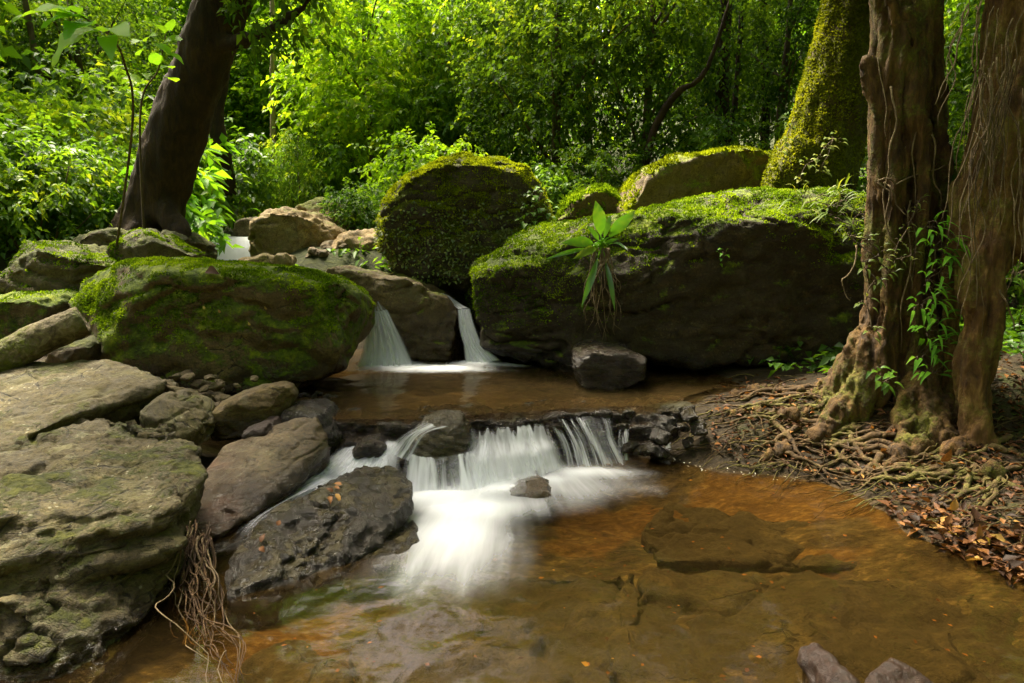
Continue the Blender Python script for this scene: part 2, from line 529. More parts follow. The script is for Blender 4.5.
ROCKS = {}
def rock(name, label, clouds, mat, voxel=0.03, low=0.10, lowf=0.9, mid=0.035, midf=3.5, fine=0.010, finef=14, ridge=0.0, terr=None, crack=0.0, crackf=1.5, facets=0, facet_q=0.955, smooth=5, seed=None, group=None, cat='boulder', keep_z=None):
    g = Geo()
    for c in clouds:
        v, t = hull(c)
        g.add(v, T=t)
    V, F = g.get()
    V, Q = remesh_np(V, F, voxel, smooth)
    sd = seed if seed is not None else (len(ROCKS) * 1.37 + 0.5)
    size = (V.max(0) - V.min(0)).mean()
    lo_, hi_ = V.min(0), V.max(0)
    if facets:
        fr_ = np.random.default_rng(int(sd * 100))
        for _ in range(facets):
            dd = fr_.normal(size=3)
            dd[1] = -abs(dd[1]) * 1.2
            dd[2] = max(dd[2], -0.15)
            dd /= np.linalg.norm(dd)
            e = V @ dd
            ex = np.maximum(e - np.quantile(e, fr_.uniform(facet_q - 0.05, facet_q + 0.03)), 0)
            V = V - dd * (ex * 0.88)[:, None]
        l2, h2 = V.min(0), V.max(0)
        V = lo_ + (V - l2) / (h2 - l2) * (hi_ - lo_)
    N = vnormals(V, Q)
    V = V + N * (fbm(V, lowf / max(size, 0.2) * 1.6, 3, 0.5, sd) * low * size)[:, None]
    N = vnormals(V, Q)
    d = fbm(V, midf, 4, 0.5, sd + 3) * mid
    if ridge:
        d = d + np.minimum(fbm(V * np.array([1, 1, 1.5]), midf * 0.6, 4, 0.55, sd + 6, ridged=True) - 0.45, 0.15) * ridge
    V = V + N * d[:, None]
    if terr is not None:
        ax, step, amp = terr
        ax = np.array(ax, float); ax /= np.linalg.norm(ax)
        t = V @ ax / step + fbm(V, 1.1, 3, 0.5, sd + 9) * 0.9
        fr = t - np.floor(t)
        prof = sstep(0.0, 0.22, fr) * (1 - sstep(0.80, 1.0, fr)) - 0.6
        lay = perlin(np.stack([np.floor(t) * 3.7, V[:, 0] * 1.2, V[:, 1] * 1.2], -1)) * 1.2
        N = vnormals(V, Q)
        side = np.sqrt(np.clip(1 - (N @ ax) ** 2, 0, 1))
        V = V + N * ((prof + lay * 0.8) * amp * side)[:, None]
    if crack:
        # sharp fissures: narrow grooves along the zero lines of a noise field
        N = vnormals(V, Q)
        Vs = V * np.array([1, 1, 2.0])
        c1 = np.exp(-(fbm(Vs, crackf, 3, 0.45, sd + 21) / 0.045) ** 2)
        c2 = np.exp(-(fbm(Vs, crackf * 1.9, 3, 0.45, sd + 27) / 0.05) ** 2) * sstep(-0.1, 0.25, fbm(V, 0.9, 2, 0.5, sd + 31))
        V = V - N * (crack * (c1 * sstep(-0.35, 0.1, fbm(V, 0.8, 2, 0.5, sd + 33)) + 0.6 * c2))[:, None]
    N = vnormals(V, Q)
    V = V + N * (fbm(V, finef, 3, 0.6, sd + 12) * fine)[:, None]
    o = mkobj(name, V, Q, mat)
    tag(o, label, cat, group)
    ROCKS[o.name] = (V, Q)
    return o

def sample_surface(V, Q, n, mask=None, rng=RNG):
    a, b_, c, d = (V[Q[:, k]] for k in range(4))
    fn = np.cross(c - a, d - b_)
    ar = np.linalg.norm(fn, axis=1)
    nn = fn / (ar[:, None] + 1e-12)
    cen = (a + b_ + c + d) / 4
    w = ar.copy()
    if mask is not None:
        w = w * mask(cen, nn)
    w /= w.sum()
    f = rng.choice(len(Q), n, p=w)
    u, v = rng.random((2, n, 1))
    p = a[f] * (1 - u) * (1 - v) + b_[f] * u * (1 - v) + c[f] * u * v + d[f] * (1 - u) * v
    return p, nn[f]

def moss_blades(o, n, mask, mat, h=(0.012, 0.03), w=0.006, up=0.6, name='moss', lean=0.6, clump=True):
    """A coat of small moss shoots growing out of a rock; a part of the rock."""
    V, Q = ROCKS[o.name]
    p, nn = sample_surface(V, Q, n, lambda c, m_: np.clip(mask(c, m_), 0, 1) ** 1.6 * sstep(-0.55, -0.1, fbm(c, 4.5, 3, 0.6, 2.2)) + 1e-9)
    rng = RNG
    d = nn + np.array([0, 0, up]) + rng.normal(size=(n, 3)) * lean
    d /= np.linalg.norm(d, axis=1)[:, None]
    hh = rng.uniform(h[0], h[1], n)
    if clump:
        hh *= 0.6 + 0.8 * sstep(-0.3, 0.5, fbm(p, 9.0, 2, 0.5, 4.4))
    s = np.cross(d, rng.normal(size=(n, 3)))
    s /= np.linalg.norm(s, axis=1)[:, None] + 1e-9
    ww = (w * rng.uniform(0.7, 1.4, n))[:, None]
    p0 = p - nn * 0.004
    tip = p + d * hh[:, None]
    V2 = np.stack([p0 - s * ww * 0.6, p0 + s * ww * 0.6, p + d * (hh * 0.6)[:, None] + s * ww, tip, p + d * (hh * 0.6)[:, None] - s * ww], 1).reshape(-1, 3)
    i = np.arange(n)[:, None] * 5
    T = np.concatenate([i + np.array([2, 3, 4])], 0)
    Qd = i + np.array([0, 1, 2, 4])
    r = np.clip(0.5 + 0.55 * fbm(p, 3.0, 3, 0.6, 8.8) + rng.normal(size=n) * 0.12, 0, 1)
    return mkobj(name, V2, [T, Qd], mat, parent=o, smooth=False, attrs={'rnd': np.repeat(r, 5)})

# --- the big foreground boulder and the slab behind it (left)
fplates = []
rp = random.Random(12)
for z1, z0, off, end in [(0.335, 0.25, 0.015, 0.02), (0.235, 0.185, 0.055, 0.05), (0.175, 0.10, -0.02, -0.02), (0.095, 0.06, 0.03, 0.03), (0.05, -0.03, -0.045, -0.06), (-0.02, -0.16, -0.10, -0.10)]:
    pts = []
    for t in (-1.6, -0.5, 0.0, 0.5, 0.85, 1.0):
        x, y = -1.86 + 0.45 * t, 2.36 + 0.37 * t
        o_ = off + rp.uniform(-0.03, 0.03) - (0.05 if t == 1.0 else 0) + (end if t > 0.8 else 0)
        x, y = x + 0.63 * o_, y - 0.77 * o_
        dz = 0.03 * t + rp.uniform(-0.01, 0.01)
        pts += [(x, y, z1 + dz), (x, y, z0 + dz), (x - 0.35, y + 0.45, z1 + dz + 0.03), (x - 0.35, y + 0.45, z0 + dz)]
    fplates.append(np.array(pts))
fb = rock('boulder', 'large lichen-spotted grey boulder filling the lower left corner', [
    [P(*q) for q in [(-200, 440, 3.7), (-200, 520, 2.6), (0, 437, 3.5), (60, 418, 3.6), (105, 413, 3.65), (165, 425, 3.5), (200, 447, 3.3), (209, 466, 3.15), (200, 488, 3.05), (168, 512, 2.8), (166, 545, 2.75), (100, 560, 2.5), (0, 545, 2.35), (-200, 560, 2.2),
                      (160, 580, 2.8), (130, 620, 2.62), (90, 683, 2.40), (0, 740, 2.2), (-200, 740, 2.1), (180, 520, 3.5), (-200, 560, 3.9), (140, 500, 4.0)]],
    [P(*q) for q in [(-200, 520, 2.45), (0, 515, 2.45), (120, 505, 2.68), (162, 510, 2.72), (168, 535, 2.68), (160, 556, 2.68), (60, 590, 2.36), (-200, 600, 2.2), (100, 520, 3.1), (-200, 520, 3.1)]],
    [P(*q) for q in [(-200, 605, 2.15), (0, 600, 2.22), (110, 576, 2.5), (160, 566, 2.68), (152, 600, 2.55), (116, 640, 2.32), (94, 692, 2.13), (0, 725, 2.05), (-200, 725, 2.0), (164, 610, 2.95), (-200, 605, 2.95)]],
    ] + fplates, M['fore'], voxel=0.013, low=0.035, mid=0.022, midf=3.0, fine=0.009, finef=22, ridge=0.045, terr=((0.18, -0.22, 1), 0.125, 0.030), smooth=3, crack=0.035, crackf=1.4, seed=2.2)
sl = rock('boulder', 'flat-topped grey slab with a shaded end face behind the corner boulder', [
    [P(*q) for q in [(-200, 366, 4.5), (0, 360, 4.5), (60, 361, 4.5), (105, 357, 4.5), (135, 369, 4.35), (152, 377, 4.2), (167, 381, 4.15), (165, 392, 4.1), (136, 417, 4.0), (86, 404, 3.72), (60, 420, 3.55), (0, 447, 3.3), (-200, 452, 3.2),
                      (130, 432, 4.1), (70, 445, 3.75), (0, 480, 3.5), (-200, 490, 3.4), (120, 420, 4.6), (-200, 420, 4.8)]]],
    M['slab'], voxel=0.014, low=0.02, mid=0.012, midf=3.0, fine=0.007, finef=22, ridge=0.022, smooth=3, crack=0.016, crackf=1.3, seed=5.1)

# --- mossy boulders round the upper pool
o_moss = rock('boulder', 'big rounded moss-covered boulder left of the twin falls', [
    round_pts([(62, 298), (67, 283), (85, 271), (140, 264), (180, 262), (230, 265), (288, 270), (324, 280), (346, 299), (354, 322), (350, 346), (332, 368), (296, 389), (240, 392), (180, 386), (132, 374), (92, 346), (68, 318)], 5.35, 0.45, 1.2, 0.86, 0.8)],
    M['mossrock'], voxel=0.022, low=0.014, mid=0.035, midf=1.8, fine=0.006, ridge=0.03, terr=((0.05, -0.3, 1), 0.34, 0.022), facets=7, facet_q=0.965, crack=0.030, crackf=1.0, seed=7.7)
moss_blades(o_moss, 42000, lambda c, n: sstep(-0.1, 0.7, n[:, 2] + 0.9 * fbm(c, 1.6, 4, 0.6, 3.0)) * sstep(0.6, 0.9, c[:, 2]), M['moss_g'], h=(0.006, 0.018), w=0.005)

o_mid = rock('boulder', 'wet brown slab wedged between the two upper waterfalls', [
    round_pts([(322, 272), (345, 267), (385, 274), (425, 284), (447, 298), (459, 318), (463, 342), (456, 362), (415, 364), (398, 340), (385, 315), (362, 297)], 6.55, 0.25, 0.9, 0.8, 0.85)],
    rock_mat('wet_mid_slab', *BROWN, moss=0.8, moss_thr=0.55, moss_c=MY, wet_z=0.3, wet_h=0.55, lichen=0.3, seed=14), voxel=0.022, low=0.03, mid=0.03, fine=0.008, ridge=0.03, facets=8, facet_q=0.960, crack=0.030, crackf=1.2, seed=9.1)
o_cen = rock('boulder', 'tall golden-mossed boulder at the centre behind the falls', [
    round_pts([(378, 228), (384, 197), (400, 176), (426, 159), (462, 153), (502, 156), (531, 167), (549, 189), (556, 216), (545, 246), (522, 268), (472, 290), (430, 290), (398, 274), (382, 252)], 7.6, 0.55, 1.5, 0.8, 0.8)],
    M['central'], voxel=0.025, low=0.04, mid=0.05, midf=2.0, fine=0.012, ridge=0.05, facets=0, crack=0.045, crackf=1.0, seed=11.3)
moss_blades(o_cen, 75000, lambda c, n: sstep(-0.1, 0.55, n[:, 2] + 0.9 * fbm(c, 1.8, 4, 0.6, 5.0) + 0.8 * (c[:, 2] - 1.7)) * sstep(1.0, 1.5, c[:, 2]), M['moss_y'], h=(0.008, 0.024), w=0.006)
o_long = rock('boulder', 'long overhanging dark boulder with a mossy top right of the falls', [
    round_pts([(458, 312), (466, 290), (486, 262), (522, 236), (562, 215), (602, 206), (645, 205), (680, 226), (690, 330), (640, 366), (590, 372), (545, 352), (500, 350), (470, 334)], 6.0, 0.35, 1.6, 0.8, 0.85),
    round_pts([(570, 222), (610, 206), (700, 201), (780, 198), (870, 190), (955, 200), (975, 260), (960, 330), (860, 352), (760, 352), (690, 366), (620, 350), (580, 300)], 6.1, 0.45, 1.7, 0.9, 0.9)],
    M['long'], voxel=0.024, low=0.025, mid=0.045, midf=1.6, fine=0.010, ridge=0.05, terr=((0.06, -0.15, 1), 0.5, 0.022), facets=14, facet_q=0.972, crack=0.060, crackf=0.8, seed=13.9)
def longmask(c, n):
    left = sstep(0.95, 0.35, c[:, 0] + 0.3 * fbm(c, 2.0, 3, 0.6, 2.0)) * sstep(0.55, 0.85, c[:, 2]) * (n[:, 2] > -0.3)
    top = sstep(0.0, 0.6, n[:, 2] + 0.9 * fbm(c, 1.5, 4, 0.6, 6.0) + 0.5 * (c[:, 2] - 1.6)) * (c[:, 2] > 1.0)
    return np.maximum(left * 0.9, top) + 1e-9
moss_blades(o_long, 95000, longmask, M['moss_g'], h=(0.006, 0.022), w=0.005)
o_rear = rock('boulder', 'flat-topped boulder with bright moss behind the long one', [
    round_pts([(608, 214), (622, 192), (648, 170), (690, 155), (740, 147), (785, 150), (800, 190), (790, 215), (640, 225)], 7.9, 0.35, 1.6, 0.82, 0.85)],
    M['rearmoss'], voxel=0.028, low=0.03, mid=0.03, fine=0.01, facets=6, facet_q=0.960, seed=15.2)
moss_blades(o_rear, 30000, lambda c, n: sstep(0.25, 0.7, n[:, 2] + 0.3 * fbm(c, 1.8, 3, 0.6, 6.0)), M['moss_y'], h=(0.015, 0.04), w=0.008)
o_sm = rock('boulder', 'small moss-covered boulder between the golden and the flat-topped boulders', [
    round_pts([(555, 222), (568, 200), (590, 186), (606, 187), (622, 200), (630, 220), (600, 232)], 8.3, 0.3, 0.7)], M['rearmoss'], voxel=0.025, low=0.05, mid=0.03, seed=16.4)
moss_blades(o_sm, 12000, lambda c, n: sstep(0.0, 0.5, n[:, 2]), M['moss_g'], h=(0.015, 0.05), w=0.009)
rock('stone', 'squared dark stone at the pool edge under the long boulder', [
    round_pts([(574, 353), (590, 346), (630, 349), (646, 360), (646, 380), (612, 391), (580, 388), (574, 370)], 5.35, 0.15, 0.45, 0.85, 0.85)],
    M['ledge'], voxel=0.014, low=0.03, mid=0.02, fine=0.006, ridge=0.02, seed=17.0, cat='stone')
rock('boulder', 'brown lichened boulder right of the far waterfall', [
    round_pts([(247, 250), (256, 224), (274, 211), (302, 209), (332, 226), (352, 254), (356, 274), (300, 282), (255, 270)], 8.6, 0.35, 0.9, 0.75, 0.8)],
    M['tan'], voxel=0.025, low=0.05, mid=0.05, fine=0.012, ridge=0.06, facets=12, facet_q=0.950, crack=0.050, crackf=1.2, seed=18.3)
rock('boulder', 'yellow-brown mossy boulder behind the brown lichened one', [
    round_pts([(294, 222), (302, 207), (322, 198), (347, 198), (366, 215), (372, 240), (330, 248)], 9.8, 0.3, 0.8)], rock_mat('yellow_brown_rock', *TAN, moss=0.9, moss_thr=0.4, moss_c=MY, lichen=0.3, seed=15), voxel=0.03, low=0.05, mid=0.05, ridge=0.05, facets=8, facet_q=0.950, seed=19.4)
rock('boulder', 'pale tan sunlit boulder left of the golden-mossed boulder', [
    round_pts([(322, 246), (345, 236), (378, 226), (394, 250), (394, 275), (350, 284), (325, 270)], 8.2, 0.25, 0.7)], M['tan'], voxel=0.025, low=0.05, mid=0.05, ridge=0.05, facets=10, facet_q=0.950, seed=20.5)
rock('stone', 'reddish stone just above the far waterfall', [
    round_pts([(234, 232), (240, 219), (252, 215), (262, 220), (262, 238), (240, 240)], 11.2, 0.2, 0.5)], M['small'], voxel=0.03, low=0.06, mid=0.04, seed=21.1, cat='stone')
# left bank
o_wdg = rock('boulder', 'long wedge-shaped boulder above the log at left edge', [
    round_pts([(4, 256), (10, 244), (40, 240), (80, 252), (132, 268), (120, 282), (76, 298), (14, 300), (3, 282)], 6.3, 0.3, 0.8, 0.8, 0.85)], M['leftmoss'], voxel=0.024, low=0.04, mid=0.03, ridge=0.04, terr=((0.3, -0.2, 1), 0.16, 0.03), facets=10, facet_q=0.950, crack=0.040, crackf=1.2, seed=22.2)
rock('boulder', 'dark rock slab at the foot of the leaning tree', [
    round_pts([(46, 243), (90, 232), (120, 229), (165, 232), (186, 246), (192, 268), (130, 278), (80, 270)], 7.1, 0.25, 0.8, 0.85, 0.85)], M['leftmoss'], voxel=0.026, low=0.04, mid=0.04, ridge=0.04, facets=10, facet_q=0.950, crack=0.040, crackf=1.2, seed=23.3)
o_blk = rock('boulder', 'green-mossed angular block above the left end of the round mossy boulder', [
    round_pts([(106, 252), (110, 234), (132, 232), (165, 242), (192, 256), (186, 272), (120, 270)], 6.55, 0.2, 0.5, 0.8, 0.85)], M['leftmoss'], voxel=0.02, low=0.04, mid=0.03, ridge=0.04, facets=10, facet_q=0.950, seed=24.4)
o_low = rock('boulder', 'low green mossy boulder at the left edge beneath the wedge-shaped one', [
    round_pts([(-120, 296), (60, 293), (70, 302), (72, 322), (40, 352), (-120, 362)], 5.7, 0.25, 0.8, 0.88, 0.88)], M['mossrock'], voxel=0.022, low=0.03, mid=0.03, ridge=0.03, seed=25.5)
rock('stone', 'flat grey stone lying on top behind the round mossy boulder', [
    round_pts([(230, 266), (245, 258), (268, 254), (277, 262), (270, 272), (235, 274)], 6.75, 0.12, 0.3)], M['tan'], voxel=0.015, low=0.05, mid=0.03, seed=26.1, cat='stone')
rock('stone', 'small knobbly stone beside the flat grey stone', [
    round_pts([(270, 262), (277, 252), (286, 253), (291, 264), (288, 274), (272, 274)], 6.8, 0.1, 0.3)], M['tan'], voxel=0.014, low=0.07, mid=0.03, seed=27.1, cat='stone')
for o_ in (o_blk, o_low, o_wdg):
    moss_blades(o_, 7000, lambda c, n: sstep(0.2, 0.8, n[:, 2] + 1.2 * fbm(c, 1.8, 4, 0.6, 3.0)) + 1e-6, M['moss_g'], h=(0.006, 0.02), w=0.006)
# mid-left stones
rock('stone', 'mossy pale stone wedged right of the slab', [
    round_pts([(138, 420), (148, 402), (163, 397), (188, 408), (210, 430), (206, 444), (190, 452), (150, 445)], 3.95, 0.15, 0.35, 0.75, 0.8)], M['slab'], voxel=0.012, low=0.05, mid=0.02, fine=0.005, ridge=0.02, facets=10, facet_q=0.950, crack=0.015, crackf=2.5, seed=28.8, cat='stone')
rock('stone', 'tilted tan oblong stone with a shaded lower face', [
    round_pts([(206, 413), (238, 394), (268, 386), (285, 388), (291, 399), (286, 414), (245, 438), (214, 440), (205, 428)], 4.25, 0.16, 0.3, 0.72, 0.8)], rock_mat('tan_oblong_rock', *BROWN, moss=0.0, wet_z=0.3, wet_h=0.08, lichen=0.3, strata=0.6, seed=16), voxel=0.012, low=0.03, mid=0.015, fine=0.005, ridge=0.015, facets=8, facet_q=0.955, crack=0.012, crackf=2.0, seed=29.9, cat='stone')
rock('stone', 'smooth dark grey stone at the left end of the ledge', [
    round_pts([(272, 424), (284, 408), (305, 404), (325, 410), (344, 432), (342, 448), (318, 456), (285, 440)], 4.3, 0.15, 0.3, 0.75, 0.8)], M['wetdark'], voxel=0.012, low=0.04, mid=0.015, seed=30.3, cat='stone')
rock('stone', 'reddish small stone between the tan stone and the wet slab', [
    round_pts([(244, 432), (258, 422), (272, 420), (280, 430), (262, 442), (246, 442)], 4.0, 0.1, 0.2)], M['redrock'], voxel=0.01, low=0.06, mid=0.015, seed=31.1, cat='stone')
rock('boulder', 'tilted brown wet slab beside the left stream of the cascade', [
    [P(*q) for q in [(306, 414, 4.05), (318, 416, 4.05), (328, 438, 3.95), (318, 462, 3.85), (296, 482, 3.65), (256, 512, 3.4), (222, 536, 3.2), (188, 535, 3.15), (188, 512, 3.3), (202, 474, 3.6), (226, 446, 3.85), (262, 428, 3.98),
                      (300, 470, 4.2), (230, 560, 3.3), (190, 560, 3.4), (330, 470, 4.1), (215, 470, 4.1)]]],
    M['wetslab'], voxel=0.012, low=0.02, mid=0.014, midf=4, fine=0.005, ridge=0.014, smooth=3, crack=0.016, crackf=1.6, seed=32.2)
o_wet = rock('boulder', 'dark glistening wet boulder in front of the tilted slab', [
    round_pts([(330, 484), (368, 473), (398, 474), (414, 488), (412, 508), (394, 532), (352, 562), (312, 592), (270, 614), (236, 626), (214, 606), (212, 584), (240, 552), (284, 512)],
              [3.35, 3.45, 3.5, 3.45, 3.38, 3.25, 3.05, 2.9, 2.78, 2.68, 2.66, 2.72, 2.9, 3.15], 0.12, 0.35, 0.75, 0.75, lift=0.0)],
    M['wetdark'], voxel=0.011, low=0.035, mid=0.020, midf=5, fine=0.008, finef=20, ridge=0.020, terr=((0.3, -0.5, 1), 0.10, 0.012), facets=8, facet_q=0.965, crack=0.020, crackf=2.0, seed=33.3)
rock('stone', 'low wet slab awash right of the glistening boulder', [
    round_pts([(342, 572), (370, 552), (412, 532), (420, 545), (410, 566), (370, 584), (345, 590)], [2.95, 3.05, 3.2, 3.15, 3.05, 2.92, 2.88], 0.06, 0.2, 0.8, 0.8)], M['wetdark'], voxel=0.011, low=0.03, mid=0.015, ridge=0.03, terr=((0.2, -0.2, 1), 0.06, 0.012), seed=34.4, cat='stone')
rock('stone', 'rounded grey stone parting the cascade', [
    round_pts([(408, 440), (420, 424), (442, 416), (462, 420), (472, 438), (468, 458), (440, 466), (412, 460)], 4.15, 0.1, 0.3, 0.75, 0.8)], rock_mat('grey_stream_rock', *GREY, moss=0.0, wet_all=0.8, rough=0.4, lichen=0.1, strata=1.0, seed=17), voxel=0.011, low=0.03, mid=0.014, terr=((0.35, 0, 1), 0.05, 0.01), facets=8, facet_q=0.950, seed=35.5, cat='stone')
rock('stone', 'low stone breaking the foam below the cascade', [
    round_pts([(504, 500), (520, 489), (543, 485), (555, 491), (553, 502), (530, 512), (507, 511)], 3.80, 0.08, 0.2, 0.8, 0.8)], rock_mat('pinkish_stream_rock', *BROWN, moss=0.0, wet_all=1.0, rough=0.4, lichen=0.0, seed=18), voxel=0.011, low=0.04, mid=0.014, facets=8, facet_q=0.950, seed=36.5, cat='stone')
rock('stone', 'small wet stone left of the parting stone', [
    round_pts([(352, 450), (362, 440), (376, 437), (386, 446), (384, 458), (360, 464)], 4.12, 0.08, 0.2)], M['ledge'], voxel=0.011, low=0.04, mid=0.014, seed=37.5, cat='stone')
# bottom right
rock('stone', 'pointed dark red stone at the bottom right', [
    [P(*q) for q in [(891, 656, 2.12), (872, 674, 2.0), (858, 698, 1.9), (862, 760, 1.9), (915, 668, 2.08), (955, 700, 2.0), (960, 760, 1.95), (900, 740, 1.85), (900, 700, 2.35), (940, 730, 2.35), (865, 740, 2.3)]]],
    M['redrock'], voxel=0.009, low=0.02, mid=0.010, fine=0.004, smooth=2, seed=38.5, cat='stone')
rock('stone', 'low dark wet stone left of the pointed red one', [
    round_pts([(818, 700), (824, 680), (838, 670), (853, 675), (860, 690), (850, 740), (822, 740)], 2.0, 0.06, 0.2)], M['redrock'], voxel=0.009, low=0.03, mid=0.012, seed=39.5, cat='stone')
rock('stone', 'flat black stone in the leaf litter at the right bank', [
    round_pts([(908, 514), (925, 515), (950, 524), (958, 532), (930, 530), (910, 522)], 3.42, 0.03, 0.10)], M['wetdark'], voxel=0.007, low=0.03, mid=0.008, fine=0.002, seed=40.5, cat='stone')

rock('stone', 'shaded grey stone tucked under the right end of the weathered log', [
    round_pts([(52, 358), (62, 346), (80, 338), (96, 344), (98, 358), (90, 366), (60, 366)], 4.9, 0.15, 0.3)], M['leftmoss'], voxel=0.014, low=0.05, mid=0.02, facets=8, seed=61.5, cat='stone')
rock('boulder', 'dark boulder at the right edge behind the tree with hanging roots', [
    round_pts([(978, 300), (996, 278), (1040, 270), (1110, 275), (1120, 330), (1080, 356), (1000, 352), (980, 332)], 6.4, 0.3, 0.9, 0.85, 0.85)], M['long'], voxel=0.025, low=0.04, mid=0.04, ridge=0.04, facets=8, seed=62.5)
# --- the ledge of the cascade: stacked wet rock slabs
LIP = [(-1.28, 4.30), (-0.95, 4.30), (-0.55, 4.28), (-0.25, 4.42), (0.10, 4.48), (0.40, 4.58), (0.65, 4.62), (0.95, 4.66), (1.25, 4.85), (1.6, 5.2)]
LX, LY = zip(*LIP)
def lipY(x):
    return np.interp(x, LX, LY)
clouds = []
rl = random.Random(5)
for k in range(16):
    x = -1.25 + k * 0.16
    for lev in range(3):
        w = rl.uniform(0.10, 0.2)
        y = lipY(x) + 0.02 - lev * 0.05 + rl.uniform(-0.03, 0.03)
        z1 = 0.285 - lev * 0.10 + rl.uniform(-0.02, 0.008)
        xx = x + rl.uniform(-0.06, 0.06)
        pts = []
        for sx in (-1, 1):
            for z in (z1, z1 - 0.13):
                pts += [(xx + sx * w + rl.uniform(-0.03, 0.03), y - rl.uniform(0, 0.05), z - rl.uniform(0, 0.015)), (xx + sx * w, y + 0.35, z)]
        clouds.append(np.array(pts))
for k in range(7):
    x, y, z = -0.42 + k * 0.085 + rl.uniform(-.02, .02), 4.10 + k * 0.016 + rl.uniform(-.03, .03), rl.uniform(0.03, 0.085)
    w = rl.uniform(0.05, 0.10)
    clouds.append(np.array([(x + sx * w, y + sy * 0.10 + rl.uniform(-.02, .02), zz - rl.uniform(0, .02)) for sx in (-1, 1) for sy in (-1, 1) for zz in (z, -0.2)]))
clouds.append(np.array([(-1.3, 4.5, 0.05), (-1.3, 4.9, 0.05), (1.2, 4.85, 0.05), (1.2, 5.2, 0.05), (-1.3, 4.5, -0.3), (-1.3, 4.9, -0.3), (1.2, 4.85, -0.3), (1.2, 5.2, -0.3)]))
rock('rock_ledge', 'dark stepped rock ledge that the lower cascade spills over', clouds, M['ledge'], voxel=0.014, low=0.004, mid=0.022, midf=5, fine=0.008, ridge=0.03, smooth=3, seed=41.5, cat='ledge')

# wet stones right of the ledge, pebbles under the mossy boulder
def stone_proto(seed, mat, s=1.0):
    rr = np.random.default_rng(seed)
    d = rr.normal(size=(26, 3)); d /= np.linalg.norm(d, axis=1)[:, None]
    d *= np.array([1.0, 0.8, 0.62]) * rr.uniform(0.85, 1.1, (26, 1))
    V, T = hull(d)
    V, Q = remesh_np(V, [T], 0.10, 2)
    V = V + vnormals(V, Q) * (fbm(V, 1.5, 4, 0.55, seed) * 0.13)[:, None]
    me = mesh_np('stone', V, Q)
    me.materials.append(mat)
    return me
P_small = [stone_proto(s, M['small']) for s in (1, 2, 3)]
P_wet = [stone_proto(s, M['wetdark']) for s in (4, 5, 6)]
def put_stone(me, loc, s, label, group, cat='stone', name='stone', rnd=rl):
    o = bpy.data.objects.new(name, me)
    COL.objects.link(o)
    o.location = tuple(loc)
    o.rotation_euler = (rnd.uniform(-0.5, 0.5), rnd.uniform(-0.5, 0.5), rnd.uniform(0, 6.28))
    o.scale = (s * rnd.uniform(0.8, 1.3), s * rnd.uniform(0.8, 1.1), s * rnd.uniform(0.6, 1.0))
    return tag(o, label, cat, group)
for k in range(34):
    px, py = rl.uniform(160, 268), rl.uniform(376, 408)
    py = max(py, 374 + (px - 160) * 0.05)
    q = P(px, py, rl.uniform(4.45, 4.9) - (py - 376) * 0.012)
    put_stone(rl.choice(P_small), q, rl.choice([0.04, 0.055, 0.075, 0.09]), 'small brown pebble heaped under the round mossy boulder', 'pebbles under the mossy boulder', 'pebble', 'pebble')
for k in range(14):
    px = 280 + k * 4.2 + rl.uniform(-2, 2)
    put_stone(rl.choice(P_wet), P(px, rl.uniform(392, 397), 4.95), rl.uniform(0.02, 0.04), 'small wet pebble along the pool edge beneath the mossy boulder', 'pebbles along the pool edge', 'pebble', 'pebble')
for k in range(17):
    px, py = rl.uniform(618, 720), rl.uniform(414, 462)
    z = 0.30 - (py - 412) / 50 * 0.30
    q = G(px, py, max(z, 0.02))
    put_stone(rl.choice(P_wet), q, rl.uniform(0.05, 0.11), 'wet black stone at the right end of the rock ledge', 'wet stones right of the cascade')

# ------------------------------------------------------------------ terrain (one sheet, with the stream bed)
_rb = np.array([G(640, 458, 0), G(720, 470, 0), G(800, 482, 0), G(870, 502, 0), G(940, 545, 0), G(1024, 574, 0)])
RBY = np.concatenate([[-3, 1.5], _rb[::-1, 1], [4.75, 5.3, 6.3, 7.5]])
RBX = np.concatenate([[2.6, 2.35], _rb[::-1, 0], [0.45, 0.42, 0.40, 0.4]])
LBY = [-3, 2.0, 2.7, 3.3, 4.0, 4.5, 5.2, 6.3, 7.5]
LBX = [-3.4, -3.4, -3.2, -2.4, -1.75, -1.55, -1.65, -1.5, -1.3]

def poly_sd(x, y, poly):
    """Signed distance to a polygon (positive inside)."""
    poly = np.asarray(poly)
    inside = np.zeros(len(x), bool)
    best = np.full(len(x), 1e9)
    for k in range(len(poly)):
        a, b = poly[k], poly[(k + 1) % len(poly)]
        e = b - a
        t = np.clip(((x - a[0]) * e[0] + (y - a[1]) * e[1]) / (e @ e), 0, 1)
        best = np.minimum(best, np.hypot(x - a[0] - t * e[0], y - a[1] - t * e[1]))
        c = ((a[1] > y) != (b[1] > y)) & (x < (b[0] - a[0]) * (y - a[1]) / (b[1] - a[1] + 1e-12) + a[0])
        inside ^= c
    return np.where(inside, best, -best)

def gpoly(pts, z=-0.08):
    return [G(px, py, z)[:2] for px, py in pts]
BED_SLABS = []
SILT = [(gpoly([(560, 500), (650, 497), (670, 515), (600, 550), (550, 535)]), 0.9),
        (gpoly([(690, 470), (800, 480), (900, 520), (960, 560), (860, 530), (700, 505)]), 1.0),
        (gpoly([(220, 600), (330, 570), (400, 560), (340, 620), (380, 720), (220, 720)]), 0.8),
        (gpoly([(800, 545), (870, 548), (880, 562), (820, 560)]), 0.9)]

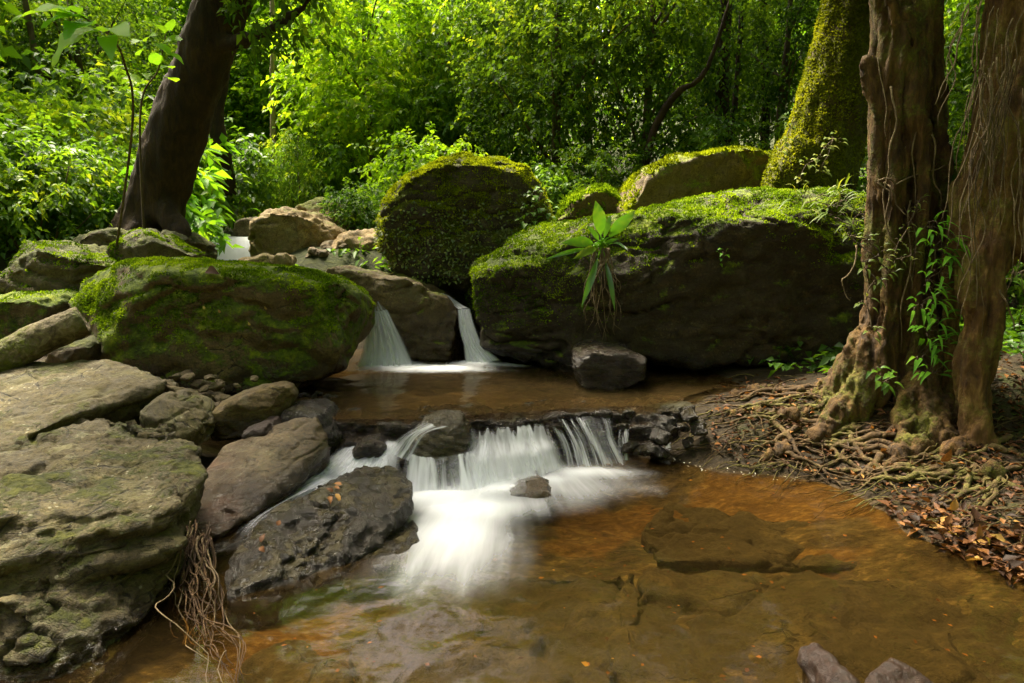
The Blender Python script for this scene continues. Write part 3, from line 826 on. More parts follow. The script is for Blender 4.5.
def ground_h(x, y, detail=True):
    x, y = np.asarray(x, float).ravel(), np.asarray(y, float).ravel()
    p = np.stack([x, y, np.zeros_like(x)], -1)
    s1 = sstep(-0.02, 0.12, y - lipY(x) - 0.05)
    floor = -0.145 + 0.275 * s1
    nz = fbm(p, 1.3, 4, 0.5, 2.0)
    bed = 0.030 * nz
    for poly, hgt in BED_SLABS:
        sd = poly_sd(x + 0.05 * fbm(p, 3.0, 3, 0.5, 7.0), y + 0.05 * fbm(p, 3.0, 3, 0.5, 9.0), poly)
        bed = bed + hgt * sstep(-0.015, 0.02, sd)
    if detail:
        q = p * np.array([1.0, 1.8, 1])
        bed = bed + 0.024 * fbm(q, 4.5, 4, 0.6, 5.0) + 0.014 * np.minimum(fbm(q, 3.2, 3, 0.5, 8.0, ridged=True), 0.5)
    h = floor + bed * (y < 8)
    dr = x - np.interp(y, RBY, RBX)
    dl = np.interp(y, LBY, LBX) - x
    edge = 0.16 * fbm(p, 1.6, 3, 0.5, 3.0)
    dr, dl = dr + edge, dl + edge
    hr = 0.0 + 0.22 * np.minimum(dr, 2.4) + 0.10 * np.clip(dr - 2.4, 0, 4) + (0.03 * nz if detail else 0)
    hl = 0.02 + 0.24 * np.minimum(dl, 2.6) + 0.14 * np.clip(dl - 2.6, 0, 5) + (0.03 * nz if detail else 0)
    k = 0.06
    for hh in (hr, hl):
        h = np.where(hh > h, np.maximum(h, hh), h)
    back = 1.40 + 0.055 * (y - 9) + 0.05 * nz + 0.05 * np.clip(np.abs(x) - 5, 0, 10) + np.clip(y - 15, 0, 40) * 0.30 + 0.35 * sstep(1.0, 3.0, x)
    s2 = sstep(6.7, 8.2, y)
    h = h * (1 - s2) + np.maximum(back, h * 0.2) * s2
    xc = np.where(y < 11, -4.62 - (y - 11) * 0.42, -4.62)
    ch = np.exp(-((x - xc) / 0.75) ** 4) * sstep(6.7, 7.4, y)
    h = h * (1 - ch) + ch * np.where(y < 11.02, np.minimum(h, 0.98), np.minimum(h, 1.34 + 0.02 * (y - 11)))
    side = np.clip(np.abs(x) - 10, 0, 60) * 0.25 + np.clip(-y - 3, 0, 40) * 0.18
    return h + side

def axis(lo, hi, step, far, grow=1.22):
    a = list(np.arange(lo, hi + 1e-6, step))
    s, v = step, a[-1]
    while v < far[1]:
        s *= grow
        v += s
        a.append(v)
    s, v = step, a[0]
    pre = []
    while v > far[0]:
        s *= grow
        v -= s
        pre.append(v)
    return np.array(pre[::-1] + a)
gx = axis(-3.2, 3.4, 0.026, (-110, 110), 1.14)
gy = axis(1.4, 6.6, 0.026, (-40, 150), 1.10)
XX, YY = np.meshgrid(gx, gy)
X1, Y1 = XX.ravel(), YY.ravel()
H1 = ground_h(X1, Y1)
VG = np.stack([X1, Y1, H1], -1)
nx, ny = len(gx), len(gy)
ii = (np.arange(ny - 1)[:, None] * nx + np.arange(nx - 1)[None, :])
QG = np.stack([ii, ii + 1, ii + nx + 1, ii + nx], -1).reshape(-1, 4)
HG = H1.reshape(ny, nx)
def gh(x, y):
    """Height of the built ground sheet (bilinear look-up)."""
    x, y = np.atleast_1d(np.asarray(x, float)), np.atleast_1d(np.asarray(y, float))
    i = np.clip(np.searchsorted(gx, x) - 1, 0, nx - 2)
    j = np.clip(np.searchsorted(gy, y) - 1, 0, ny - 2)
    u = np.clip((x - gx[i]) / (gx[i + 1] - gx[i]), 0, 1)
    v = np.clip((y - gy[j]) / (gy[j + 1] - gy[j]), 0, 1)
    return HG[j, i] * (1 - u) * (1 - v) + HG[j, i + 1] * u * (1 - v) + HG[j + 1, i] * (1 - u) * v + HG[j + 1, i + 1] * u * v
def gz(x, y):
    return float(gh(x, y)[0])
dr_ = X1 - np.interp(Y1, RBY, RBX)
wl = np.where(Y1 < lipY(X1) + 0.05, 0.0, 0.30)
bedm = sstep(0.02, -0.02, H1 - wl) * (Y1 < 6.3)
silt = np.zeros_like(X1)
pj = np.stack([X1, Y1, 0 * X1], -1)
for poly, wgt in SILT:
    silt = np.maximum(silt, wgt * sstep(-0.16, 0.12, poly_sd(X1, Y1, poly) + 0.16 * fbm(pj, 2.2, 4, 0.6, 4.4)))
green = sstep(6.8, 8.0, Y1)
litm = sstep(0.0, 0.25, dr_) * sstep(7.5, 6.0, Y1) * (X1 > 0)

def ground_mat():
    m, nt, out = mat_new('forest_floor_and_stream_bed')
    b = NB(nt)
    geo = b.n('ShaderNodeNewGeometry')
    pos = geo.outputs['Position']
    bed = b.n('ShaderNodeAttribute', attribute_name='bed').outputs['Fac']
    sil = b.n('ShaderNodeAttribute', attribute_name='silt').outputs['Fac']
    rot = b.mapping(pos, scale=(1.0, 2.0, 1.0), rot=(0, 0, 0.35))
    n1 = b.noise(rot, 3.0, 8, 0.68, 0.3)
    n2 = b.noise(rot, 14.0, 6, 0.7, 0.2)
    n3 = b.noise(pos, 70.0, 4, 0.7)
    rockc = b.ramp(b.math('ADD', b.math('MULTIPLY', n1, 0.55), b.math('MULTIPLY', n2, 0.45)),
                   [(0.36, (0.010, 0.007, 0.004)), (0.46, (0.034, 0.025, 0.011)), (0.54, (0.068, 0.053, 0.024)), (0.66, (0.16, 0.125, 0.06))])
    siltc = b.ramp(n2, [(0.3, (0.046, 0.024, 0.007)), (0.5, (0.085, 0.047, 0.013)), (0.7, (0.165, 0.105, 0.034))])
    sm = b.math('MULTIPLY', b.mapr(b.math('ADD', sil, b.math('MULTIPLY', b.math('SUBTRACT', n1, 0.5), 0.9)), 0.25, 0.65), 1.0)
    bc = b.mix(sm, rockc, siltc)
    n4 = b.noise(b.mapping(pos, scale=(1.0, 2.2, 1.0), rot=(0, 0, 0.25)), 8.0, 9, 0.76, 0.35)
    bc = b.mix(b.mapr(n4, 0.54, 0.66, 0.0, 0.55), bc, (0.22, 0.165, 0.075))
    bc = b.mix(b.mapr(n4, 0.44, 0.34, 0.0, 0.8), bc, (0.010, 0.007, 0.004))
    soil = b.ramp(b.math('ADD', b.math('MULTIPLY', n2, 0.6), b.math('MULTIPLY', n3, 0.4)), [(0.35, (0.010, 0.007, 0.003)), (0.5, (0.028, 0.019, 0.008)), (0.65, (0.07, 0.048, 0.022))])
    g2 = b.noise(pos, 1.7, 6, 0.65, 0.4)
    soil = b.mix(b.mapr(g2, 0.56, 0.68, 0.0, 0.6), soil, b.ramp(n3, [(0.35, (0.02, 0.03, 0.005)), (0.6, (0.06, 0.08, 0.010))]))
    gr_ = b.n('ShaderNodeAttribute', attribute_name='green').outputs['Fac']
    soil = b.mix(b.math('MULTIPLY', gr_, 0.8), soil, b.ramp(n2, [(0.35, (0.012, 0.018, 0.004)), (0.5, (0.03, 0.042, 0.007)), (0.68, (0.065, 0.075, 0.014))]))
    col = b.mix(bed, soil, bc)
    bs = b.n('ShaderNodeBsdfPrincipled')
    b.link(col, bs.inputs['Base Color'])
    bs.inputs['Roughness'].default_value = 0.85
    bs.inputs['Specular IOR Level'].default_value = 0.25
    b.link(b.bump(b.math('ADD', n2, b.math('MULTIPLY', n3, 0.5)), 0.7, 0.03), bs.inputs['Normal'])
    b.link(bs.outputs[0], out.inputs[0])
    return m
g_o = mkobj('ground', VG, QG, ground_mat(), origin=(0, 0, 0), attrs={'bed': bedm, 'silt': silt, 'green': green})
g_o['kind'] = 'structure'

# ------------------------------------------------------------------ water
def water_mat(name, tint, ripple=1.0, rough=0.10, murk=0.12, murk_c=(0.20, 0.13, 0.04)):
    m, nt, out = mat_new(name)
    b = NB(nt)
    uv = b.n('ShaderNodeUVMap').outputs[0]
    foam = b.n('ShaderNodeAttribute', attribute_name='foam').outputs['Fac']
    st = b.mapping(uv, scale=(20.0, 1.1, 1.0))
    st2 = b.mapping(uv, scale=(9.0, 1.0, 1.0))
    w1 = b.noise(st, 1.0, 4, 0.6, 0.4)
    w2 = b.noise(st2, 1.0, 4, 0.6, 0.8)
    w = b.math('ADD', b.math('MULTIPLY', w1, 0.6), b.math('MULTIPLY', w2, 0.4))
    amp = b.math('MULTIPLY', b.math('SUBTRACT', w, 0.5), b.math('MULTIPLY', b.math('SUBTRACT', 1.15, foam), 0.65))
    fm = b.mapr(b.math('ADD', foam, b.math('MULTIPLY', amp, b.mapr(foam, 0.0, 0.3))), 0.05, 1.0, 0.0, 0.97, smooth=True)
    tr = b.n('ShaderNodeBsdfTransparent')
    tr.inputs[0].default_value = (*tint, 1)
    mk = b.n('ShaderNodeBsdfDiffuse')
    mk.inputs[0].default_value = (*murk_c, 1)
    m0 = b.n('ShaderNodeMixShader')
    m0.inputs[0].default_value = murk
    b.link(tr.outputs[0], m0.inputs[1])
    b.link(mk.outputs[0], m0.inputs[2])
    gl = b.n('ShaderNodeBsdfGlossy')
    gl.inputs['Roughness'].default_value = rough
    fr = b.n('ShaderNodeFresnel')
    fr.inputs['IOR'].default_value = 1.33
    pos = b.n('ShaderNodeNewGeometry').outputs['Position']
    rp = b.math('ADD', b.math('MULTIPLY', b.noise(b.mapping(uv, scale=(7.0, 3.0, 1.0)), 1.0, 3, 0.5, 0.5), 1.0), b.math('MULTIPLY', b.noise(pos, 9.0, 2, 0.5), 0.3))
    bm_ = b.bump(rp, 0.30 * ripple, 0.05)
    b.link(bm_, gl.inputs['Normal'])
    b.link(bm_, fr.inputs['Normal'])
    mx = b.n('ShaderNodeMixShader')
    b.link(fr.outputs[0], mx.inputs[0])
    b.link(m0.outputs[0], mx.inputs[1])
    b.link(gl.outputs[0], mx.inputs[2])
    df = b.n('ShaderNodeBsdfDiffuse')
    df.inputs[0].default_value = (0.72, 0.75, 0.80, 1)
    m2 = b.n('ShaderNodeMixShader')
    b.link(fm, m2.inputs[0])
    b.link(mx.outputs[0], m2.inputs[1])
    b.link(df.outputs[0], m2.inputs[2])
    b.link(m2.outputs[0], out.inputs[0])
    return m

def blobs(x, y, items, z):
    f = np.zeros_like(x)
    for px, py, rx, ry, a in items:
        c = G(px, py, z)
        f = f + (1 - f) * a * np.exp(-(((x - c[0]) / rx) ** 2 + ((y - c[1]) / ry) ** 2))
    return f

def water_sheet(name, xs, ys, keep, z, foam_items, mat, origin=(-0.05, 5.7), lift=0.015, extra=None):
    X, Y = np.meshgrid(xs, ys)
    x, y = X.ravel(), Y.ravel()
    k = keep(x, y)
    f = blobs(x, y, foam_items, z)
    n = fbm(np.stack([x, y, 0 * x], -1), 5.0, 3, 0.5, 6.0)
    zz = z + lift * f * (0.9 + 0.5 * n) + 0.003 * n
    if extra is not None:
        zz = zz + extra(x, y)
    ang = np.arctan2(x - origin[0], origin[1] - y)
    rad = np.hypot(x - origin[0], y - origin[1])
    uv = np.stack([ang * 1.6, rad], -1)
    nx_, ny_ = len(xs), len(ys)
    i0 = (np.arange(ny_ - 1)[:, None] * nx_ + np.arange(nx_ - 1)[None, :])
    Q = np.stack([i0, i0 + 1, i0 + nx_ + 1, i0 + nx_], -1).reshape(-1, 4)
    Q = Q[k[Q].all(1)]
    use = np.unique(Q)
    mp = np.full(len(x), -1)
    mp[use] = np.arange(len(use))
    o = mkobj(name, np.stack([x, y, zz], -1)[use], mp[Q], mat, origin=(0, 0, z), attrs={'foam': f[use]}, uv=uv[use])
    o['kind'] = 'structure'
    return o

FOAM_SHEEN_LOW = [(440, 496, .24, .11, .95), (462, 508, .26, .16, .85), (458, 530, .26, .24, 0.62), (452, 556, .32, .32, 0.42), (500, 488, .28, .11, 0.8), (540, 480, .24, .09, 0.6), (575, 472, .20, .11, .50), (612, 473, .24, .10, .42), (575, 490, .36, .20, 0.34),
            (395, 500, .20, .12, 0.75), (430, 585, .34, .26, 0.09), (620, 486, .34, .16, 0.14), (505, 506, .42, .16, 0.35), (400, 530, .24, .18, .25), (480, 635, .30, .10, 0.05), (545, 655, .16, .10, 0.06), (690, 460, .2, .025, .35),  # faintest spots, low in the pool, paint a pale sky sheen as foam
            (330, 486, .22, .12, 0.65), (300, 498, .14, .10, .5)]
water_sheet('water_lower_pool', np.arange(-3.4, 3.6, 0.03), np.arange(0.4, 4.9, 0.03), lambda x, y: y < lipY(x) + 0.05, 0.0, FOAM_SHEEN_LOW,
            water_mat('stream_water', (0.82, 0.68, 0.40), 0.55, 0.10, 0.03))
FOAM_UP = [(386, 364, .26, .20, 1.0), (410, 368, .30, .14, 0.9), (450, 369, .28, .10, 0.75), (480, 364, .26, .14, 1.0), (430, 371, .6, .10, 0.6), (515, 366, .25, .07, 0.4)]
water_sheet('water_upper_pool', np.arange(-2.4, 1.9, 0.03), np.arange(4.15, 7.3, 0.03), lambda x, y: y > lipY(x) + 0.015, 0.30, FOAM_UP,
            water_mat('pool_water', (0.84, 0.68, 0.40), 0.6, 0.12, 0.12, (0.26, 0.17, 0.06)), origin=(-0.3, 9.0), lift=0.03)
water_sheet('water_upstream', np.arange(-5.6, -3.5, 0.1), np.arange(11.0, 16.0, 0.1), lambda x, y: y > 0, 1.42, [], water_mat('upstream_water', (0.7, 0.6, 0.4), 0.6, 0.1), lift=0)
water_sheet('water_upstream_pool', np.arange(-5.6, -3.5, 0.1), np.arange(8.8, 11.1, 0.1), lambda x, y: y > 0, 1.06, [(228, 262, .5, .3, 1.0)], water_mat('upstream_pool_water', (0.7, 0.6, 0.4), 0.6, 0.1), lift=0.03)

def fall_mat(name, uf, vf, dens, seed=0.0, gain=2.2, edge=6.0, vin=0.12, vout=0.0, warp=0.6, spread=0.0, ragged=0.0):
    """Silky falling water: white strands with gaps, thinner at its edges."""
    m, nt, out = mat_new(name)
    b = NB(nt)
    uv = b.n('ShaderNodeUVMap').outputs[0]
    sp = b.n('ShaderNodeSeparateXYZ')
    b.link(uv, sp.inputs[0])
    u, v = sp.outputs[0], sp.outputs[1]
    n1 = b.noise(b.mapping(uv, scale=(uf, vf, 1), loc=(seed, seed * 2, seed)), 1.0, 5, 0.62, warp)
    n2 = b.noise(b.mapping(uv, scale=(uf * 0.3, vf * 0.8, 1), loc=(seed * 3, seed, seed)), 1.0, 2, 0.5, 0.3)
    n = b.math('ADD', b.math('MULTIPLY', n1, 0.6), b.math('MULTIPLY', n2, 0.4))
    a = b.math('ADD', b.math('MULTIPLY', b.math('SUBTRACT', n, 0.5), gain * 2.0), dens)
    if spread:
        a = b.math('ADD', a, b.math('MULTIPLY', b.math('SUBTRACT', v, 0.5), spread))
    eu = b.math('MULTIPLY', b.math('MULTIPLY', u, b.math('SUBTRACT', 1.0, u)), edge, clamp=True)
    a = b.math('MULTIPLY', b.math('MAXIMUM', a, 0.0), eu)
    if ragged:
        rg = b.noise(b.mapping(uv, scale=(uf * 0.8, 0.0, 1), loc=(seed * 5, 0.3, seed)), 1.0, 3, 0.6)
        st_ = b.mapr(rg, 0.38, 0.66, 0.0, ragged)
        a = b.math('MULTIPLY', a, b.mapr(b.math('SUBTRACT', v, st_), 0.0, 0.16))
        gp = b.noise(b.mapping(uv, scale=(uf * 0.45, 0.25, 1), loc=(seed * 7, 0.6, seed)), 1.0, 2, 0.5)
        a = b.math('MULTIPLY', a, b.mapr(gp, 0.36, 0.54, 0.35, 1.0))
    if vin: a = b.math('MULTIPLY', a, b.mapr(v, 0.0, vin))
    if vout: a = b.math('MULTIPLY', a, b.mapr(v, 1.0, 1.0 - vout))
    a = b.mapr(a, 0.0, 1.0, 0.0, 0.96)
    d = b.n('ShaderNodeBsdfDiffuse')
    d.inputs[0].default_value = (0.84, 0.87, 0.93, 1)
    t = b.n('ShaderNodeBsdfTranslucent')
    t.inputs[0].default_value = (0.80, 0.84, 0.86, 1)
    mx = b.n('ShaderNodeMixShader')
    mx.inputs[0].default_value = 0.45
    b.link(d.outputs[0], mx.inputs[1])
    b.link(t.outputs[0], mx.inputs[2])
    tr = b.n('ShaderNodeBsdfTransparent')
    m2 = b.n('ShaderNodeMixShader')
    b.link(a, m2.inputs[0])
    b.link(tr.outputs[0], m2.inputs[1])
    b.link(mx.outputs[0], m2.inputs[2])
    b.link(m2.outputs[0], out.inputs[0])
    return m

def curtain(name, rows, mat, parent, nu=60, nv=40, off=0.0, rough=0.012, seed=0.0):
    """A falling sheet lofted through rows of world points (top row first)."""
    rows = [catmull([P(*q) for q in r], nu) for r in rows]
    A = np.stack(rows, 0)
    out = np.stack([catmull(A[:, k], nv) for k in range(nu)], 1)      # nv, nu, 3
    V = out.reshape(-1, 3)
    uu, vv = np.meshgrid(np.linspace(0, 1, nu), np.linspace(0, 1, nv))
    d = fbm(np.stack([uu.ravel() * 9, vv.ravel() * 1.2, np.full(nu * nv, seed)], -1), 1.0, 3, 0.5, seed)
    V[:, 1] -= off + rough * d
    i0 = (np.arange(nv - 1)[:, None] * nu + np.arange(nu - 1)[None, :])
    Q = np.stack([i0, i0 + 1, i0 + nu + 1, i0 + nu], -1).reshape(-1, 4)
    return mkobj(name, V, Q, mat, parent=parent, uv=np.stack([uu.ravel(), vv.ravel()], -1))

wf = empty('waterfall', P(388, 365, 6.2), 'broad white waterfall pouring past the right end of the round mossy boulder', 'waterfall')
r1 = [[(362, 295, 6.4), (384, 301, 6.4)], [(364, 318, 6.3), (395, 323, 6.28)], [(362, 344, 6.22), (406, 344, 6.2)], [(354, 367, 6.1), (416, 366, 6.1)]]
curtain('water_curtain', r1, fall_mat('fall_left', 4, 0.8, 1.6, 1.0, 0.9, 5.5, 0.03), wf, off=0.0, seed=1)
curtain('water_curtain', r1, fall_mat('fall_left_veil', 9, 0.9, 0.45, 2.0, 1.6, 4, 0.03), wf, off=0.05, seed=2)
wf = empty('waterfall', P(480, 362, 6.25), 'narrow white waterfall between the wedged slab and the long overhanging boulder', 'waterfall')
curtain('water_curtain', [[(438, 291, 7.0), (447, 294, 7.0)], [(450, 303, 6.7), (462, 304, 6.7)], [(457, 309, 6.5), (470, 308, 6.48)]], fall_mat('fall_feed', 5, 1.0, 0.6, 3.0, 1.4, 7, 0.1), wf, seed=3)
r2 = [[(457, 309, 6.5), (470, 308, 6.48)], [(459, 330, 6.4), (476, 328, 6.36)], [(463, 346, 6.32), (484, 344, 6.28)], [(464, 363, 6.25), (502, 360, 6.2)]]
curtain('water_curtain', r2, fall_mat('fall_right', 4, 1.2, 1.4, 4.0, 1.1, 5.5, 0.02), wf, seed=4)
curtain('water_curtain', r2, fall_mat('fall_right_veil', 7, 1.3, 0.35, 5.0, 1.6, 4, 0.02), wf, off=0.04, seed=5)
wf = empty('waterfall', P(228, 262, 10.9), 'small far white waterfall upstream behind the mossy boulder', 'waterfall')
curtain('water_curtain', [[(203, 236.5, 11.05), (252, 236.5, 11.05)], [(203, 238, 10.75), (252, 238, 10.75)], [(202, 246, 10.5), (253, 246, 10.5)], [(200, 264, 10.3), (256, 264, 10.3)]], fall_mat('fall_far', 10, 0.8, 1.6, 6.0, 1.3, 20, 0.0), wf, seed=6)

cs = empty('cascade', G(500, 470, 0.0), 'wide low white cascade spilling over the stepped rock ledge into the lower pool', 'waterfall')
# right hand strands
ra = [[(540, 417, 4.56), (575, 413, 4.62), (612, 413, 4.66)], [(546, 426, 4.45), (580, 422, 4.50), (616, 422, 4.54)], [(556, 445, 4.36), (590, 442, 4.4), (620, 442, 4.45)], [(560, 466, 4.28), (598, 465, 4.3), (632, 462, 4.36)]]
curtain('water_curtain', ra, fall_mat('cascade_right', 11, 0.6, 0.36, 7.0, 2.6, 5, 0.12, ragged=0.40), cs, nu=90, seed=7)
curtain('water_curtain', ra, fall_mat('cascade_right_veil', 24, 0.8, 0.22, 8.0, 2.6, 5, 0.2, ragged=0.35), cs, nu=90, off=0.04, seed=8)
rb = [[(462, 424, 4.36), (490, 424, 4.42), (520, 422, 4.46), (552, 418, 4.54)], [(460, 432, 4.28), (491, 431, 4.34), (522, 430, 4.38), (553, 425, 4.47)], [(458, 446, 4.20), (492, 443, 4.25), (524, 442, 4.30), (556, 437, 4.40)],
      [(454, 458, 4.05), (492, 455, 4.09), (527, 451, 4.18), (560, 445, 4.33)], [(452, 470, 3.97), (494, 468, 4.01), (530, 461, 4.12), (563, 454, 4.29)], [(448, 493, 3.82), (498, 490, 3.9), (534, 477, 4.05), (568, 467, 4.24)]]
curtain('water_curtain', rb, fall_mat('cascade_mid', 7, 0.7, 0.74, 9.0, 1.7, 7, 0.1, spread=0.5, ragged=0.38), cs, nu=100, seed=9)
curtain('water_curtain', rb, fall_mat('cascade_mid_veil', 14, 0.9, 0.32, 10.0, 1.9, 6, 0.2, spread=0.5, ragged=0.30), cs, nu=100, off=0.04, seed=10)
rc = [[(404, 450, 4.03), (430, 455, 4.01), (455, 453, 4.02), (476, 446, 4.08)], [(402, 462, 3.96), (430, 466, 3.93), (456, 465, 3.94), (480, 458, 4.0)], [(398, 494, 3.8), (430, 496, 3.79), (460, 496, 3.79), (488, 492, 3.84)]]
curtain('water_curtain', rc, fall_mat('cascade_comb', 10, 0.6, 0.80, 11.0, 2.0, 7, 0.15, spread=0.4, ragged=0.08), cs, nu=90, seed=11)
rd = [[(428, 418, 4.36), (452, 419, 4.34)], [(420, 423, 4.15), (452, 426, 4.10)], [(400, 436, 4.04), (428, 434, 4.02)], [(384, 452, 4.0), (412, 462, 3.94)]]
curtain('water_curtain', rd, fall_mat('cascade_over_stone', 5, 1.0, 0.55, 12.0, 1.8, 6, 0.1), cs, seed=12)
re_ = [[(345, 444, 4.28), (375, 438, 4.26), (408, 438, 4.2)], [(330, 454, 4.15), (368, 452, 4.12), (402, 454, 4.05)], [(308, 472, 3.98), (350, 476, 3.9), (402, 482, 3.84)], [(268, 496, 3.72), (318, 500, 3.66), (396, 516, 3.52)]]
curtain('water_curtain', re_, fall_mat('cascade_left', 5, 1.6, 0.75, 13.0, 1.5, 6, 0.2), cs, nu=80, seed=13)
curtain('water_curtain', re_, fall_mat('cascade_left_veil', 7, 2.2, 0.40, 14.0, 1.8, 6, 0.2), cs, nu=80, off=0.035, rough=0.03, seed=14)
rf = [[(318, 470, 3.92), (345, 480, 3.80)], [(276, 496, 3.68), (322, 488, 3.62)], [(236, 524, 3.42), (282, 508, 3.34)], [(214, 552, 3.14), (240, 549, 3.04)]]
curtain('water_curtain', rf, fall_mat('cascade_chute', 4, 1.6, 0.45, 15.0, 1.6, 5, 0.1, 0.35), cs, rough=0.01, seed=15)
curtain('spray', [[(372, 470, 3.86), (440, 474, 3.82), (500, 470, 3.90), (560, 456, 4.16), (640, 450, 4.30)], [(366, 490, 3.70), (436, 496, 3.66), (500, 490, 3.74), (566, 470, 4.06), (650, 463, 4.24)], [(360, 516, 3.50), (436, 524, 3.46), (505, 512, 3.52), (575, 484, 3.92), (660, 471, 4.14)]],
        fall_mat('cascade_spray', 3.5, 1.4, 0.40, 18.0, 0.7, 4, 0.45, 0.5), cs, nu=90, rough=0.02, seed=18)
rg_ = [[(620, 424, 4.62), (632, 422, 4.64)], [(617, 436, 4.5), (631, 436, 4.5)], [(617, 460, 4.36), (632, 460, 4.36)]]
curtain('water_curtain', rg_, fall_mat('cascade_trickle', 4, 1.2, 0.40, 16.0, 2.0, 5, 0.1), cs, seed=16)
rh = [[(656, 414, 4.72), (664, 414, 4.72)], [(660, 434, 4.56), (670, 434, 4.56)], [(662, 452, 4.46), (674, 452, 4.46)]]
curtain('water_curtain', rh, fall_mat('cascade_far_trickle', 3, 1.0, 0.15, 17.0, 2.4, 5, 0.1), cs, seed=17)

M['bedrock'] = rock_mat('submerged_bedrock', (0.009, 0.007, 0.003), (0.034, 0.028, 0.012), (0.090, 0.074, 0.036), moss=0.0, lichen=0.0, strata=0.6, seed=19, rough=0.7, bump=1.0)
def bed_slab(label, pts, top, seed, thick=0.16, tilt=(0, 0), **kw):
    out = []
    for px, py in pts:
        c = G(px, py, top)
        out += [c + [0, 0, tilt[0] * c[0] + tilt[1] * (c[1] - 3)], c - [0, 0, thick]]
    cen = np.mean(out, 0)
    return rock('bedrock_slab', label, [np.array(out)], M['bedrock'], voxel=0.014, low=0.02, mid=0.034, midf=2.6, fine=0.008, finef=16, ridge=0.035, smooth=2, crack=0.035, crackf=1.1, seed=seed, cat='slab', **kw)
bed_slab('flat submerged bedrock slab in the middle of the lower pool', [(668, 498), (760, 514), (868, 536), (872, 566), (760, 562), (655, 558), (640, 530)], -0.088, 51.1)
bed_slab('broad submerged bedrock slab across the near right of the lower pool', [(652, 569), (760, 571), (880, 576), (1000, 600), (1080, 640), (1080, 760), (650, 760), (612, 640)], -0.072, 52.2)
bed_slab('thin submerged bedrock slab along the right bank', [(886, 543), (1000, 572), (1080, 598), (1000, 594), (886, 573)], -0.075, 53.3)
bed_slab('dark submerged rock hump in the near middle of the pool below the foam', [(348, 640), (398, 592), (520, 574), (632, 572), (640, 600), (602, 650), (585, 760), (362, 760)], -0.062, 54.4, terr=((0.2, -0.3, 1), 0.06, 0.012))
bed_slab('small submerged slab left of the hump', [(240, 655), (300, 640), (345, 660), (350, 740), (235, 740)], -0.085, 55.5)

_camx = lambda V: (512 + FPX * V[:, 0] / (V[:, 1] * CP - (V[:, 2] - CAMH) * SP), 341.5 - FPX * (V[:, 1] * SP + (V[:, 2] - CAMH) * CP) / (V[:, 1] * CP - (V[:, 2] - CAMH) * SP))
def on_rock(o, px, py):
    """Surface point and normal of a rock on the side open to the stream, near the given direction."""
    V, Q = ROCKS[o.name]
    x, y = _camx(V)
    dd = np.hypot(x - px, y - py)
    k = np.nonzero(dd < max(4.0, dd.min() + 2))[0]
    i = k[np.argmin(V[k, 1])]
    return V[i], vnormals(V, Q)[i]

rs_ = random.Random(44)
for k in range(9):
    c = P(rs_.uniform(284, 345), 258, rs_.uniform(7.6, 8.3))
    put_stone(rs_.choice(P_small), (c[0], c[1], gz(c[0], c[1])), rs_.uniform(0.06, 0.15), 'small stone on the ground between the brown lichened boulder and the wedged slab', 'small stones behind the wedged slab', rnd=rs_)

# ------------------------------------------------------------------ leaves and crowns
def leaves_geo(p, d, n, L, W, fold=0.15, droop=0.12, rnd=None):
    """One folded, pointed leaf per row: base p, direction d, face normal n."""
    s = np.cross(d, n)
    s /= np.linalg.norm(s, axis=1)[:, None] + 1e-9
    n = np.cross(s, d)
    L, W = L[:, None], W[:, None]
    a = p
    b_ = p + d * L * 0.42 + s * W + n * W * fold * 2
    c = p + d * L - np.array([0, 0, 1]) * L * droop
    e = p + d * L * 0.42 - s * W + n * W * fold * 2
    V = np.stack([a, b_, c, e], 1).reshape(-1, 3)
    i = np.arange(len(p))[:, None] * 4
    T = np.concatenate([i + np.array([0, 1, 2]), i + np.array([0, 2, 3])])
    return V, T, (np.repeat(rnd, 4) if rnd is not None else None)

def unit(v):
    return v / (np.linalg.norm(v, axis=-1, keepdims=True) + 1e-9)

def spray(c, ax, per, L, W, twig, rng, droop=0.15, upj=0.45, cr=None, flat=1.0):
    """Leafy twigs: `per` leaves along each twig starting at c, heading ax."""
    n = len(c)
    t = np.tile(np.linspace(0.08, 1.0, per), n)
    k = np.repeat(np.arange(n), per)
    tw = (twig * rng.uniform(0.6, 1.3, n))[k]
    side = unit(np.cross(ax, np.array([0, 0, 1.0]) + rng.normal(size=(n, 3)) * 0.35))
    alt = np.where(np.arange(n * per) % 2 == 0, 1.0, -1.0)
    pos = c[k] + ax[k] * (t * tw)[:, None] - np.array([0, 0, 1]) * (droop * tw * t ** 2)[:, None] + rng.normal(size=(n * per, 3)) * 0.012
    d = unit(ax[k] * 0.55 + side[k] * (alt * rng.uniform(0.5, 1.1, n * per))[:, None] + rng.normal(size=(n * per, 3)) * 0.28 - np.array([0, 0, 0.25]))
    nn = unit(np.array([0, 0, 1.0]) * flat + rng.normal(size=(n * per, 3)) * upj)
    sz = rng.uniform(0.65, 1.2, n * per)
    r = np.clip((cr[k] if cr is not None else 0.5) + rng.normal(size=n * per) * 0.13, 0, 1)
    return leaves_geo(pos, d, nn, L * sz, W * sz, rnd=r, droop=droop)

def crown_clumps(n, c, rad, rng, shell=0.45, gap=0.0, gf=1.2, seed=0.0):
    u = unit(rng.normal(size=(n * 3, 3)))
    r = rng.random(n * 3) ** shell
    p = u * r[:, None]
    ok = perlin(p * gf * 2.2 + seed * 3.7) > gap - 0.25
    p, u = p[ok][:n], u[ok][:n]
    return np.asarray(c) + p * np.asarray(rad), u

